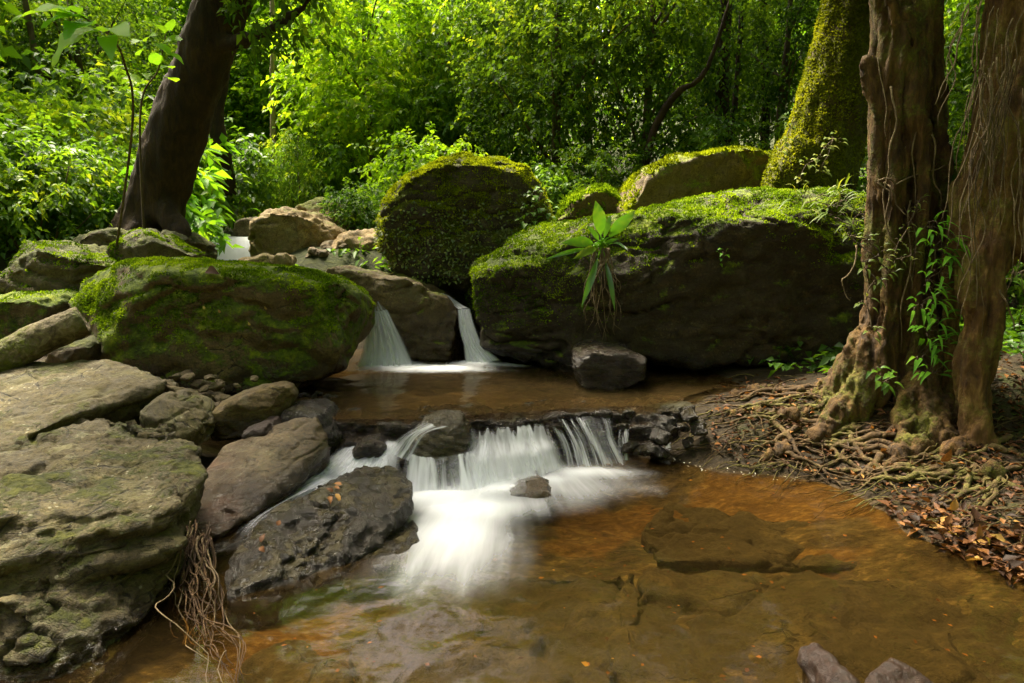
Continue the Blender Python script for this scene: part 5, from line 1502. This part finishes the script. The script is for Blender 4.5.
# tree with hanging roots at the right edge
t4 = empty('tree', P(978, 480, 4.0), 'reddish-brown tree with curtains of hanging roots at the right edge', 'tree')
path = np.vstack([pix([(988, 495, 3.85), (974, 470, 3.95), (978, 420, 4.05), (974, 370, 4.1), (986, 325, 4.1), (980, 275, 4.15), (1000, 220, 4.25), (1010, 140, 4.3), (1022, 60, 4.35), (1034, -50, 4.4)]), [(3.5, 4.4, 4.6), (3.7, 4.5, 6.4)]])
ch = [(path, [.035, .085, .085, .09, .10, .13, .175, .20, .21, .22, .20, .1]),
      (pix([(1010, 60, 4.35), (992, 130, 4.3), (976, 195, 4.3), (962, 250, 4.35), (952, 320, 4.4), (946, 400, 4.3)]), [.10, .13, .13, .10, .06, .04]),
      (pix([(974, 440, 4.02), (950, 452, 3.95), (938, 470, 3.9)]), [.07, .045, .02]),
      (pix([(980, 430, 4.02), (1000, 462, 3.9), (1020, 478, 3.8)]), [.06, .04, .02]),
      (pix([(1018, 100, 4.3), (1024, 180, 4.2), (1034, 260, 4.15), (1046, 360, 4.1)]), [.10, .09, .05, .03])]
V, Q = trunk_mesh(ch, 0.014, 0.022, 0.16, 20.0, 4.0, flute=0.05, smooth=4)
mkobj('trunk', V, Q, bark_mat('reddish_brown_bark', (0.024, 0.011, 0.004), (0.105, 0.054, 0.015), (0.25, 0.15, 0.048), moss=0.5, moss_thr=0.58, seed=8, vstretch=0.3), parent=t4)
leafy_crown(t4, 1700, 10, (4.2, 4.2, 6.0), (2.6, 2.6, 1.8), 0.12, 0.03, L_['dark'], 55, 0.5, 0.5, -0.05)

# hanging roots on both trees, each a part
rr = random.Random(9)
def aerial(parent, a, b, r, seed, amp=0.05):
    v, t, q = tube(wiggle(a, b, 14, amp, seed), [r, r * 0.9, r * 0.55], 5)
    mkobj('aerial_root', v, [t, q], M['aerial'], parent=parent)
for k in range(44):
    px = rr.uniform(968, 1030); y0 = rr.uniform(-10, 170)
    aerial(t4, P(px, y0, 4.02 + rr.uniform(-.05, .03)), P(px + rr.uniform(-34, 12), y0 + rr.uniform(90, 200), 4.0 + rr.uniform(-.1, .1)), rr.uniform(.002, .0055), 100 + k, 0.10)
for k in range(9):
    px = rr.uniform(876, 940); y0 = rr.uniform(20, 220)
    aerial(t3, P(px, y0, 4.44 + rr.uniform(-.03, .03)), P(px + rr.uniform(-18, 22), y0 + rr.uniform(70, 190), 4.42 + rr.uniform(-.06, .04)), rr.uniform(.0025, .007), 200 + k, 0.09)
for a, b, s in [((878, 182, 4.4), (895, 250, 4.38), 1), ((878, 181, 4.4), (945, 165, 4.4), 2), ((884, 182, 4.4), (906, 215, 4.3), 3), ((1000, 290, 4.0), (1014, 330, 3.95), 4), ((856, 245, 4.5), (850, 300, 4.45), 5)]:
    aerial(t3 if s != 4 else t4, P(*a), P(*b), .006, 300 + s, 0.22)

# surface roots
def sroot(parent, pts, r0, seed, name='root', lift=0.02, amp=0.10):
    a = wiggle(pts[0], pts[1], 22, amp, seed, freq=2.6)
    a[:, 2] = gh(a[:, 0], a[:, 1]) + lift * 0.55 - r0 * 0.15 + 0.025 * np.abs(fbm(np.stack([np.linspace(0, 4, 22), np.full(22, seed * 1.0), np.zeros(22)], -1), 1.0, 2)) 
    a[-3:, 2] -= np.array([0.005, 0.012, 0.02])
    r0 *= 1.1
    v, t, q = tube(a, [r0, r0 * 0.8, r0 * 0.6, r0 * 0.38, r0 * 0.15], 7, 48)
    v = v + (fbm(v, 30, 2) * r0 * 0.25)[:, None] * np.array([1, 1, 1])
    mkobj(name, v, [t, q], M['root'], parent=parent)
k = 0
for a, b, r in [((840, 400), (722, 400), .022), ((835, 420), (700, 430), .020), ((860, 430), (760, 415), .024), ((880, 440), (775, 448), .026), ((890, 455), (800, 440), .022), ((910, 470), (810, 470), .030), ((930, 460), (820, 425), .018),
                ((880, 460), (850, 488), .024), ((900, 450), (760, 430), .020), ((820, 410), (710, 415), .018), ((800, 400), (700, 420), .016), ((930, 480), (870, 440), .018), ((800, 430), (745, 455), .020), ((770, 425), (830, 485), .022),
                ((860, 410), (740, 440), .016), ((820, 440), (890, 492), .024), ((850, 440), (905, 500), .018), ((790, 390), (720, 385), .014), ((900, 430), (845, 460), .020), ((780, 450), (850, 492), .016)]:
    k += 1
    sroot(t3, [gw(*a), gw(*b)], r, 400 + k, lift=0.016 + 0.012 * (k % 3))
for a, b, r in [((975, 480), (880, 440), .022), ((985, 485), (905, 465), .018), ((975, 470), (930, 520), .020), ((985, 480), (1010, 530), .024), ((990, 470), (1040, 500), .022), ((960, 470), (885, 485), .016), ((1000, 480), (960, 530), .016), ((1010, 440), (940, 470), .018),
                ((1020, 470), (960, 505), .016), ((990, 450), (1050, 460), .02), ((980, 490), (900, 515), .014), ((995, 500), (950, 540), .014)]:
    k += 1
    sroot(t4, [gw(*a), gw(*b)], r, 400 + k, lift=0.016 + 0.012 * (k % 3))
rr2 = random.Random(31)
for q_ in range(14):
    ax_, ay_ = rr2.choice([(840, 402), (860, 415), (885, 440), (915, 455), (940, 465), (970, 478)])
    L_px = rr2.uniform(60, 170)
    an = rr2.uniform(-0.25, 0.42) if ax_ < 930 else rr2.uniform(-0.2, 0.75)
    a = (ax_ + rr2.uniform(-40, 20), ay_ + rr2.uniform(-14, 14))
    b_ = (a[0] - L_px * math.cos(an), a[1] + L_px * math.sin(an) * 0.55)
    lim = 455 + max(0, b_[0] - 715) * 0.27
    b_ = (max(b_[0], 690), min(max(b_[1], 384), lim))
    k += 1
    sroot(t3 if ax_ < 930 else t4, [gw(*a), gw(*b_)], rr2.uniform(.009, .024), 500 + k, lift=0.02 + rr2.uniform(0, .03), amp=0.16)
# fine rootlets: a tangle nobody could count
g = Geo()
rng = np.random.default_rng(91)
for k in range(300):
    px = rng.uniform(690, 1040); py = rng.uniform(375, 540)
    if py > 458 + max(0, (px - 720)) * 0.26 or py < 372 - (px - 690) * 0.02:
        continue
    c = gw(px, py)
    a = rng.uniform(2.2, 4.2) if rng.random() < 0.7 else rng.uniform(0, 6.28)
    L = rng.uniform(0.15, 0.55)
    e = c + np.array([math.cos(a) * L, math.sin(a) * L * 0.6, 0])
    w_ = wiggle(c, e, 9, 0.22, k * 1.3)
    w_[:, 2] = gh(w_[:, 0], w_[:, 1]) + rng.uniform(0.01, 0.05) * np.sin(np.linspace(0.2, 3, 9)) + 0.004
    v, t, q = tube(w_, [rng.uniform(.002, .007), .002], 5)
    g.add(v, t, q)
V, F = g.get()
tag(mkobj('root_tangle', V, F, M['root']), 'tangle of fine rootlets and twigs spread over the right bank', 'roots', kind='stuff')

# thin background trunks
def slim(label, pts, rad, mat, name='tree', forks=(), crown_at=None):
    o = empty(name, P(*pts[0]), label, 'tree')
    top = P(*pts[-1])
    path = np.vstack([pix(pts), [top + (top - P(*pts[-2])) * 1.2]])
    chs = [(path, list(rad) + [rad[-1] * 0.5])] + [(pix(f), r) for f, r in forks]
    V, Q = trunk_mesh(chs, 0.025, 0.012, 0.3, 9.0, len(label))
    mkobj('trunk', V, Q, mat, parent=o)
    c = path[-1] + np.array([0, 0, 1.2])
    leafy_crown(o, 500, 10, c, (1.5, 1.5, 1.3), 0.11, 0.03, L_['dark'] if mat is not M['palestem'] else L_['bright'], len(label), 0.5, 0.4)
    return o
slim('slim forked dark trunk right of the leaning tree', [(226, 195, 11.8), (224, 160, 11.8), (216, 120, 11.8), (222, 80, 11.8), (226, 20, 11.8), (228, -40, 11.8)], [.17, .14, .13, .11, .09, .08], M['darkbark'], forks=[(((216, 122, 11.8), (206, 90, 11.8), (200, 30, 11.9)), [.10, .08, .05])])
slim('thin pale straight trunk near the bright gap', [(274, 160, 14), (273, 120, 14), (273, 80, 14), (272, 0, 14), (271, -60, 14)], [.06, .06, .06, .05, .05], M['palestem'])
slim('slender dark upright trunk above the flat-topped boulder', [(722, 150, 11.5), (722, 100, 11.5), (724, 50, 11.5), (728, -40, 11.5)], [.12, .11, .10, .09], M['darkbark'], forks=[(((730, 150, 11.6), (736, 90, 11.7), (742, 10, 11.8)), [.06, .05, .04])])
slim('curved dark stem arching over the flat-topped boulder', [(640, 200, 10.5), (644, 170, 10.5), (656, 125, 10.5), (678, 92, 10.4), (706, 70, 10.3), (740, -30, 10.2)], [.075, .07, .06, .055, .04, .03], M['darkbark'])

slim('slim leaning trunk far back between the sunlit trees and the golden-mossed boulder', [(452, 170, 15), (455, 110, 15), (448, 50, 15), (446, -40, 15)], [.09, .08, .07, .06], M['stem'])
slim('slim straight trunk deep in the wood left of the arching stem', [(590, 180, 14), (588, 110, 14), (592, 40, 14), (594, -40, 14)], [.09, .08, .07, .06], M['darkbark'])
slim('slim trunk deep in the wood just left of the moss-covered leaning trunk', [(764, 160, 13.5), (766, 90, 13.5), (763, 20, 13.5), (764, -50, 13.5)], [.09, .085, .08, .07], M['darkbark'])
slim('thin grey trunk at the upper left behind the shrubs', [(52, 170, 11.5), (46, 110, 11.5), (34, 50, 11.5), (20, -30, 11.5)], [.06, .055, .05, .04], M['stem'])

# ------------------------------------------------------------------ small plants on rocks and trunks
L_['strap'] = leaf_mat('strap_leaf', [(0.0, (0.025, 0.08, 0.008)), (0.5, (0.055, 0.17, 0.012)), (1.0, (0.20, 0.30, 0.02))], trans=0.45, gloss=0.06, rough=0.35)
def strap_plant():
    o = empty('epiphyte', P(601, 258, 5.62), 'broad-leaved green plant rooted on the front of the long boulder with hanging roots', 'plant')
    rng = np.random.default_rng(61)
    b0 = P(602, 246, 5.62)
    fwd = np.array([0, -1.0, 0.2])
    for tip, W, y in [((596, 199), .085, 5.50), ((633, 208), .080, 5.45), ((564, 238), .07, 5.38), ((575, 256), .055, 5.30), ((583, 300), .045, 5.40), ((614, 304), .035, 5.42), ((549, 256), .03, 5.45), ((626, 246), .035, 5.35), ((610, 214), .04, 5.6), ((588, 224), .035, 5.5), ((618, 236), .03, 5.4)]:
        e = P(*tip, y)
        d = e - b0
        L = np.linalg.norm(d)
        s = b0 + d * 0.22
        v, t, q = tube([b0, b0 + d * 0.12 + [0, -0.02, 0.02], s], [.010, .008, .006], 6, 6)
        lf = mkobj('leaf_stalk', v, [t, q], L_['fresh'], parent=o, attrs={'rnd': np.full(len(v), 0.7)})
        v, q = blade_geo(s, d, fwd if abs(d[2]) > 0.05 else (0, -0.4, 1), L * 0.86, W * 0.62, 10, 0.25 if d[2] > 0 else 0.1, 1.35, 0.35, wav=0.12, rng=rng)
        mkobj('leaf', v, q, L_['strap'], parent=o, attrs={'rnd': np.clip(0.35 + 0.25 * fbm(v, 30.0, 3, 0.6, W * 90) + rng.uniform(-0.1, 0.15) + 0.5 * (tip[0] == 575), 0, 1)})
    for k in range(22):
        px = rng.uniform(584, 622)
        v, t, q = tube(wiggle(P(602 + rng.uniform(-8, 8), 248, 5.58), P(px, rng.uniform(280, 345), 5.50), 12, 0.16, 500 + k), [.005, .004, .002], 5)
        mkobj('hanging_root', v, [t, q], M['aerial'], parent=o)
strap_plant()

def climber(label, spots, seed, L, W, mat, per=5, name='climbing_plant', stemr=.004, down=0.3, spread=1.0):
    """Leafy shoots (stem + leaves) at the given points, facing the open side."""
    rng = np.random.default_rng(seed)
    o = empty(name, P(*spots[0]), label, 'climber')
    gl, gs = Geo(), Geo()
    prev = None
    for s in spots:
        p = P(*s)
        if prev is not None:
            v, t, q = tube(wiggle(prev, p, 8, 0.1, rng.uniform(0, 99)), stemr, 5)
            gs.add(v, t, q)
        prev = p
        for k in range(per):
            a = rng.uniform(0, 2 * PI)
            d = unit(np.array([math.cos(a) * spread, -0.7 + 0.3 * math.sin(a), math.sin(a) * 0.6 - down + 0.25]))
            q0 = p + rng.normal(size=3) * 0.02
            e = q0 + d * L * 0.5
            v, t, q = tube([q0, (q0 + e) / 2 + [0, 0, .01], e], stemr * 0.6, 4)
            gs.add(v, t, q)
            v, q = blade_geo(e, d, (0.1, -0.4, 1), L * rng.uniform(0.7, 1.2), W * rng.uniform(0.8, 1.2), 6, 0.7, 0.9, 0.2, rng=rng)
            gl.add(v, Q=q, a=float(np.clip(rng.normal(0.5, 0.22), 0, 1)))
    V, F = gl.get()
    mkobj('leaves', V, F, mat, parent=o, attrs={'rnd': gl.rnd()})
    V, F = gs.get()
    mkobj('stem', V, F, M['stem'], parent=o)
    return o
climber('bamboo-leaved climber growing in the gap between the two large right-hand trunks', [(930, 372, 4.3), (922, 356, 4.3), (936, 346, 4.28), (926, 330, 4.3), (938, 318, 4.28), (920, 306, 4.3), (934, 296, 4.28), (926, 280, 4.28), (942, 270, 4.25), (952, 256, 4.22), (934, 248, 4.28), (944, 236, 4.25), (928, 226, 4.28)], 71, 0.12, 0.011, L_['fresh'], 10, down=0.15)
climber('yellowish small-leaved climber on the left side of the fluted trunk', [(872, 330, 4.4), (866, 300, 4.42), (875, 280, 4.4), (862, 262, 4.45), (880, 255, 4.38), (868, 240, 4.42), (850, 236, 4.5), (888, 270, 4.36)], 72, 0.06, 0.010, L_['vine'], 6, down=0.35)
climber('small pale-leaved vine on the front of the fluted trunk', [(900, 240, 4.36), (908, 228, 4.36), (915, 210, 4.36), (920, 200, 4.36), (895, 260, 4.36), (912, 256, 4.34)], 73, 0.04, 0.007, L_['vine'], 6, down=0.3)
climber('pale-leaved vine creeping up the moss-covered leaning trunk', [(800, 180, 7.0), (806, 165, 7.0), (818, 158, 7.05), (826, 146, 7.05), (834, 138, 7.05), (822, 170, 7.0)], 74, 0.07, 0.022, L_['vine'], 7, down=0.1)
climber('little pale-leaved vine at the left foot of the moss-covered leaning trunk', [(781, 150, 7.0), (786, 140, 7.0), (790, 128, 7.05)], 75, 0.07, 0.022, L_['vine'], 5, down=0.1)
climber('arching grassy plant on the top edge of the long boulder beside the fluted trunk', [(800, 205, 5.9), (815, 200, 5.85), (830, 206, 5.8), (845, 200, 5.8), (860, 212, 5.75), (850, 225, 5.7), (835, 218, 5.7)], 76, 0.20, 0.009, L_['vine'], 9, down=0.1)
climber('tiny bright seedling sprouting on the dark face of the long boulder', [(722, 259, 5.62), (724, 252, 5.6)], 77, 0.05, 0.014, L_['fresh'], 4, name='seedling', down=0.0)
climber('small fern-like plant at the foot of the fluted trunk', [(884, 382, 4.15), (892, 378, 4.15), (878, 376, 4.15)], 78, 0.07, 0.016, L_['mid'], 6, name='seedling')
climber('dark-leaved hanging plant at the right edge behind the hanging roots', [(1006, 250, 4.6), (1016, 262, 4.6), (1022, 246, 4.6), (1012, 275, 4.6), (1026, 270, 4.6)], 79, 0.08, 0.016, L_['mid'], 7)
climber('leafy shoot climbing the right flank of the golden-mossed boulder', [(540, 205, 7.0), (536, 195, 7.0), (530, 212, 6.95), (544, 190, 7.1), (524, 222, 6.9), (548, 214, 7.1)], 80, 0.08, 0.026, L_['mid'], 8, down=0.0)
# creeping cover on the front of the golden boulder
V, Q = ROCKS[o_cen.name]
p_, n_ = sample_surface(V, Q, 2300, lambda c, n: (n[:, 1] < -0.2) * sstep(2.0, 1.5, c[:, 2]) * (perlin(c * 2.6) > -0.25) * (c[:, 2] > 1.0) + 1e-9)
rng = np.random.default_rng(81)
V, T, r = leaves_geo(p_ + n_ * 0.012, unit(rng.normal(size=p_.shape) + n_ * 0.5), unit(n_ + [0, 0, .5] + rng.normal(size=p_.shape) * .4), rng.uniform(.025, .05, len(p_)), rng.uniform(.008, .014, len(p_)), rnd=np.clip(rng.normal(.55, .25, len(p_)), 0, 1))
tag(mkobj('creeping_plant', V, T, L_['vine'], attrs={'rnd': r}), 'small-leaved creeping plant covering the lower front of the golden-mossed boulder', 'creeper')

# large lobed leaf hanging into the top left corner
L_['lobed'] = leaf_mat('huge_leaf', [(0.0, (0.12, 0.34, 0.02)), (0.5, (0.20, 0.46, 0.025)), (1.0, (0.36, 0.58, 0.04))], trans=0.6, gloss=0.03)
def lobed():
    o = empty('broad_leaf_plant', (-4.05, 6.75, gz(-4.05, 6.75)), 'plant with one huge lobed leaf arching across the top left corner', 'plant')
    rng = np.random.default_rng(62)
    base = np.array([-4.05, 6.75, gz(-4.05, 6.75)])
    k0 = P(124, 62, 5.6)
    rach = pix([(124, 62, 5.6), (108, 34, 5.5), (88, 20, 5.4), (70, 10, 5.35)])
    v, t, q = tube(np.vstack([base, P(132, 130, 6.0), rach]), [.012, .010, .009, .008, .006, .005], 7, 40)
    mkobj('stem', v, [t, q], M['stem'], parent=o)
    for a, b, W in [((84, 18), (12, 14), .15), ((92, 24), (64, 36), .13), ((98, 30), (52, 60), .15), ((104, 32), (130, 34), .13), ((78, 14), (58, 7), .08), ((88, 18), (40, 24), .12), ((108, 36), (112, 58), .07)]:
        A, B = P(*a, 5.45), P(*b, 5.25)
        v, q = blade_geo(A, B - A, (0, -0.45, 1), np.linalg.norm(B - A), W, 11, 0.2, 0.8, 0.2, wav=0.10, rng=rng)
        mkobj('leaf', v, q, L_['lobed'], parent=o, attrs={'rnd': np.full(len(v), rng.uniform(0.35, 0.75))})
    o2 = empty('sapling', (-3.75, 7.0, gz(-3.75, 7.0)), 'thin sapling with round bright leaves against the leaning trunk', 'sapling')
    b2 = np.array([-3.75, 7.0, gz(-3.75, 7.0)])
    tips = [(160, 29), (172, 26), (176, 40), (140, 42), (142, 52), (150, 38), (165, 50), (156, 60), (178, 60), (168, 68), (150, 75), (135, 80), (172, 80)]
    v, t, q = tube(np.vstack([b2, P(140, 120, 6.9), P(158, 70, 6.7), P(166, 34, 6.6)]), [.014, .010, .007, .004], 6, 24)
    mkobj('stem', v, [t, q], M['stem'], parent=o2)
    gl = Geo()
    for tp in tips:
        e = P(*tp, 6.55 + rng.uniform(-.1, .1))
        d = unit(np.array([rng.uniform(-1, 1), -0.5, rng.uniform(-0.3, 0.4)]))
        v, q = blade_geo(e - d * 0.06, d, (0, -0.7, 0.8), 0.17, 0.065, 7, 0.2, 0.8, 0.15)
        gl.add(v, Q=q, a=float(rng.uniform(0.4, 1)))
    V, F = gl.get()
    mkobj('leaves', V, F, L_['lobed'], parent=o2, attrs={'rnd': gl.rnd()})
lobed()

# fallen log at the left, log behind the trunks, root bundle in the foreground
M['log'] = bark_mat('weathered_log_bark', (0.06, 0.045, 0.025), (0.19, 0.155, 0.085), (0.34, 0.30, 0.18), moss=0.9, moss_thr=0.53, seed=9, vstretch=1.0)
path = pix([(-70, 400, 4.2), (0, 361, 4.38), (40, 339, 4.5), (84, 320, 4.62)])
V, Q = trunk_mesh([(path, [.118, .116, .112, .104])], 0.012, 0.009, 1.0, 12.0, 6.0, smooth=2)
lg = mkobj('fallen_log', V, Q, M['log'])
tag(lg, 'pale weathered log with streaks of moss resting at the left edge', 'log')
path = pix([(900, 178, 8.6), (930, 176, 8.6), (960, 172, 8.7), (1000, 168, 8.8)])
V, Q = trunk_mesh([(path, [.09, .09, .085, .08])], 0.02, 0.015, 1.0, 8.0, 7.0)
tag(mkobj('fallen_log', V, Q, M['mossbark']), 'mossy log lying beyond the two large right-hand trunks', 'log')

M['bundle'] = bark_mat('red_brown_root', (0.014, 0.007, 0.003), (0.05, 0.026, 0.010), (0.13, 0.075, 0.03), seed=11, vstretch=1.0)
rb_ = empty('root_bundle', P(195, 525, 3.05), 'bundle of thin brown roots hanging between the corner boulder and the glistening boulder', 'roots')
rng = np.random.default_rng(63)
for k in range(44):
    a = P(rng.uniform(176, 212), rng.uniform(520, 545), rng.uniform(2.75, 3.0))
    m_ = P(rng.uniform(165, 222), rng.uniform(575, 620), rng.uniform(2.55, 2.68))
    L2 = rng.random() < 0.35
    e = G(rng.uniform(200, 256), rng.uniform(640, 700), 0.0) if L2 else G(rng.uniform(166, 230), rng.uniform(600, 660), 0.0) + np.array([0, 0.05, 0])
    w_ = np.vstack([wiggle(a, m_, 12, 0.09, 600 + k), wiggle(m_, e, 10, 0.18, 700 + k)[1:]])
    v, t, q = tube(w_, [rng.uniform(.0025, .0055), .0035, .0015], 5, 40)
    mkobj('root', v, [t, q], M['aerial'] if rng.random() < 0.3 else M['bundle'], parent=rb_)

# leaf litter on the right bank, drifting leaves, single fallen leaves
def litter_mat(name, stops):
    return leaf_mat(name, stops, trans=0.15, gloss=0.012, rough=0.5)
M['litter'] = litter_mat('fallen_leaf', [(0.0, (0.025, 0.013, 0.007)), (0.35, (0.07, 0.032, 0.015)), (0.6, (0.15, 0.065, 0.026)), (0.85, (0.30, 0.14, 0.045)), (1.0, (0.48, 0.36, 0.09))])
def litter(name, label, n, region, seed, zoff=0.012, Lr=(0.03, 0.09), mat=None, kind='stuff', cat='leaf litter'):
    rng = np.random.default_rng(seed)
    pts = []
    poly = np.array(region, float)
    lo, hi = poly.min(0), poly.max(0)
    while len(pts) < n:
        q = rng.uniform(lo, hi)
        if poly_sd(np.array([q[0]]), np.array([q[1]]), poly)[0] > 0:
            pts.append(gw(*q))
    p = np.array(pts)
    p[:, 2] = np.maximum(gh(p[:, 0], p[:, 1]), 0.0 if zoff > 0 else -9) + np.abs(zoff) + rng.random(n) * 0.02
    d = unit(rng.normal(size=(n, 3)) * [1, 1, .25])
    nn = unit(np.array([0, 0, 1.0]) + rng.normal(size=(n, 3)) * 0.4)
    L = rng.uniform(*Lr, n)
    V, T, r = leaves_geo(p, d, nn, L, L * rng.uniform(.2, .32, n), fold=0.3, droop=0.0, rnd=np.clip(rng.normal(0.42, 0.25, n), 0, 1))
    o = mkobj(name, V, T, mat or M['litter'], attrs={'rnd': r})
    return tag(o, label, cat, kind=kind)
litter('leaf_litter', 'wet red and brown leaf litter at the water edge of the right bank', 420, [(880, 500), (935, 505), (1040, 545), (1040, 600), (960, 565), (890, 522)], 64)
litter('leaf_litter', 'scattered dry leaves among the roots under the right-hand trees', 2000, [(700, 385), (840, 372), (960, 345), (1040, 325), (1040, 545), (930, 505), (860, 488), (720, 462)], 65, Lr=(0.02, 0.06))
def single_leaf(label, p, d, n, L, W, rnd, mat, name='fallen_leaf'):
    v, q = blade_geo(p, d, n, L, W, 8, 0.1, 0.85, 0.35)
    return tag(mkobj(name, v, q, mat, attrs={'rnd': np.full(len(v), rnd)}), label, 'leaf')
q_, n_ = on_rock(o_moss, 206, 269)
single_leaf('large curled brown leaf lying on top of the round mossy boulder', q_ + n_ * 0.02, (0.6, -0.3, -0.1), n_ + [0, -.4, 0], .13, .035, .30, M['litter'])
single_leaf('pink-brown leaf standing among the roots at the right bank', gw(940, 470) + [0, 0, .05], (0.25, -0.1, 0.5), (0.2, -1, 0.2), .10, .028, .45, M['litter'])
single_leaf('yellow leaf on the leaf litter beside the flat black stone', gw(950, 518) + [0, 0, .04], (0.3, 0.2, 0.5), (0, -1, .3), .075, .022, 1.0, M['litter'])
single_leaf('bright green broad leaf at the right edge behind the hanging-root tree', P(1006, 412, 4.2), (0.9, -0.3, -0.25), (0.1, -0.5, 1), .22, .06, .6, L_['fresh'])
single_leaf('second green leaf below the bright one at the right edge', P(1012, 430, 4.1), (0.8, -0.3, -0.1), (0.1, -0.5, 1), .16, .045, .3, L_['fresh'])
for k, (px, py) in enumerate([(206, 306), (248, 323), (266, 310), (222, 310)]):
    q_, n_ = on_rock(o_moss, px, py)
    single_leaf('tiny pale petal stuck to the front of the round mossy boulder', q_ + n_ * 0.012, np.cross(n_, (0.8, 0.2, 0.5)), n_, .03, .009, 1.0, M['litter'], 'petal')['group'] = 'petals on the round mossy boulder'
rng = np.random.default_rng(66)
for k in range(8):
    t = rng.uniform(0, 1)
    px, py = 258 + t * 82 + rng.uniform(-5, 5), 541 - t * 56 + rng.uniform(-5, 5)
    p, n_ = on_rock(o_wet, px, py)
    d = np.cross(n_, rng.normal(size=3))
    o = single_leaf('orange wet leaf caught along the top edge of the glistening boulder', p + n_ * 0.008, d, n_, rng.uniform(.03, .065), .012, rng.uniform(.55, .82), M['litter'])
    o['group'] = 'leaves on the glistening boulder'
# pale flecks drifting in the pool below the roots
fleck = litter('floating_flecks', 'pale flecks of petals drifting by the right bank of the lower pool', 34, [(655, 462), (700, 464), (800, 484), (780, 496), (700, 480), (650, 472)], 67, Lr=(0.01, 0.026), mat=litter_mat('pale_petal', [(0, (0.30, 0.27, 0.20)), (1, (0.5, 0.47, 0.40))]), cat='petals')

# leaves and grit lying on the bed of the lower pool
def sunken():
    rng = np.random.default_rng(68)
    n = 150
    px, py = rng.uniform(230, 1010, n), rng.uniform(480, 683, n)
    p = np.array([G(a, b, -0.06) for a, b in zip(px, py)])
    g_ = gh(p[:, 0], p[:, 1])
    k = g_ < -0.04
    p = p[k]
    p[:, 2] = np.maximum(g_[k], -0.055) + 0.006
    n = len(p)
    L = rng.uniform(0.010, 0.032, n)
    V, T, r = leaves_geo(p, unit(rng.normal(size=(n, 3)) * [1, 1, .08]), unit(np.array([0, 0, 1.0]) + rng.normal(size=(n, 3)) * .15), L, L * rng.uniform(.22, .4, n), fold=.1, droop=0, rnd=np.clip(rng.normal(.48, .2, n), 0, 1))
    tag(mkobj('sunken_leaves', V, T, M['litter'], attrs={'rnd': r}), 'small orange and yellow leaves lying on the bed of the lower pool', 'leaf litter', kind='stuff')
sunken()

SUN=(58,-38,25); SUN_S=5.0; SKY_S=0.075; EXPO=2.6; AIR, DUST = 0.3, 9.0

# ------------------------------------------------------------------ camera, light, render
cam = bpy.data.objects.new('camera', bpy.data.cameras.new('camera'))
COL.objects.link(cam)
cam.location = (0, 0, CAMH)
cam.rotation_euler = (R(90) - PITCH, 0, 0)
cam.data.lens = 24
cam.data.sensor_width = 36
cam.data.clip_start = 0.05
cam.data.clip_end = 600
sc.camera = cam

SUN_EL, SUN_AZ = R(SUN[0]), R(SUN[1])      # azimuth clockwise from +Y
w = bpy.data.worlds.new('World')
sc.world = w
w.use_nodes = True
nt = w.node_tree
nt.nodes.clear()
sky = nt.nodes.new('ShaderNodeTexSky')
sky.sky_type = 'NISHITA'
sky.sun_disc = False
sky.sun_elevation = SUN_EL
sky.sun_rotation = SUN_AZ
sky.air_density, sky.dust_density, sky.ozone_density = AIR, DUST, 0.0
bg = nt.nodes.new('ShaderNodeBackground')
bg.inputs[1].default_value = SKY_S
wo = nt.nodes.new('ShaderNodeOutputWorld')
nt.links.new(sky.outputs[0], bg.inputs[0])
nt.links.new(bg.outputs[0], wo.inputs[0])
sun = bpy.data.objects.new('sun', bpy.data.lights.new('sun', 'SUN'))
COL.objects.link(sun)
sun.data.energy = SUN_S
sun.data.angle = R(SUN[2])
sun.data.color = (1.0, 0.89, 0.68)
d = Vector((math.sin(SUN_AZ) * math.cos(SUN_EL), math.cos(SUN_AZ) * math.cos(SUN_EL), math.sin(SUN_EL)))
sun.rotation_euler = d.to_track_quat('Z', 'Y').to_euler()
sun.location = (0, 0, 30)

vs = sc.view_settings
sc.display_settings.display_device = 'sRGB'
vs.view_transform = 'Standard'
vs.look = 'None'
vs.gamma = 1
vs.exposure = EXPO
vs.use_curve_mapping = False
cy = sc.cycles
sc.render.engine = 'CYCLES'
cy.use_denoising = True
try:
    cy.denoiser = 'OPENIMAGEDENOISE'
    cy.denoising_input_passes = 'RGB_ALBEDO_NORMAL'
    cy.denoising_prefilter = 'ACCURATE'
except Exception:
    pass
cy.max_bounces = 8
cy.diffuse_bounces = 4
cy.glossy_bounces = 3
cy.transmission_bounces = 4
cy.transparent_max_bounces = 16
cy.caustics_reflective = False
cy.caustics_refractive = False
cy.sample_clamp_indirect = 6
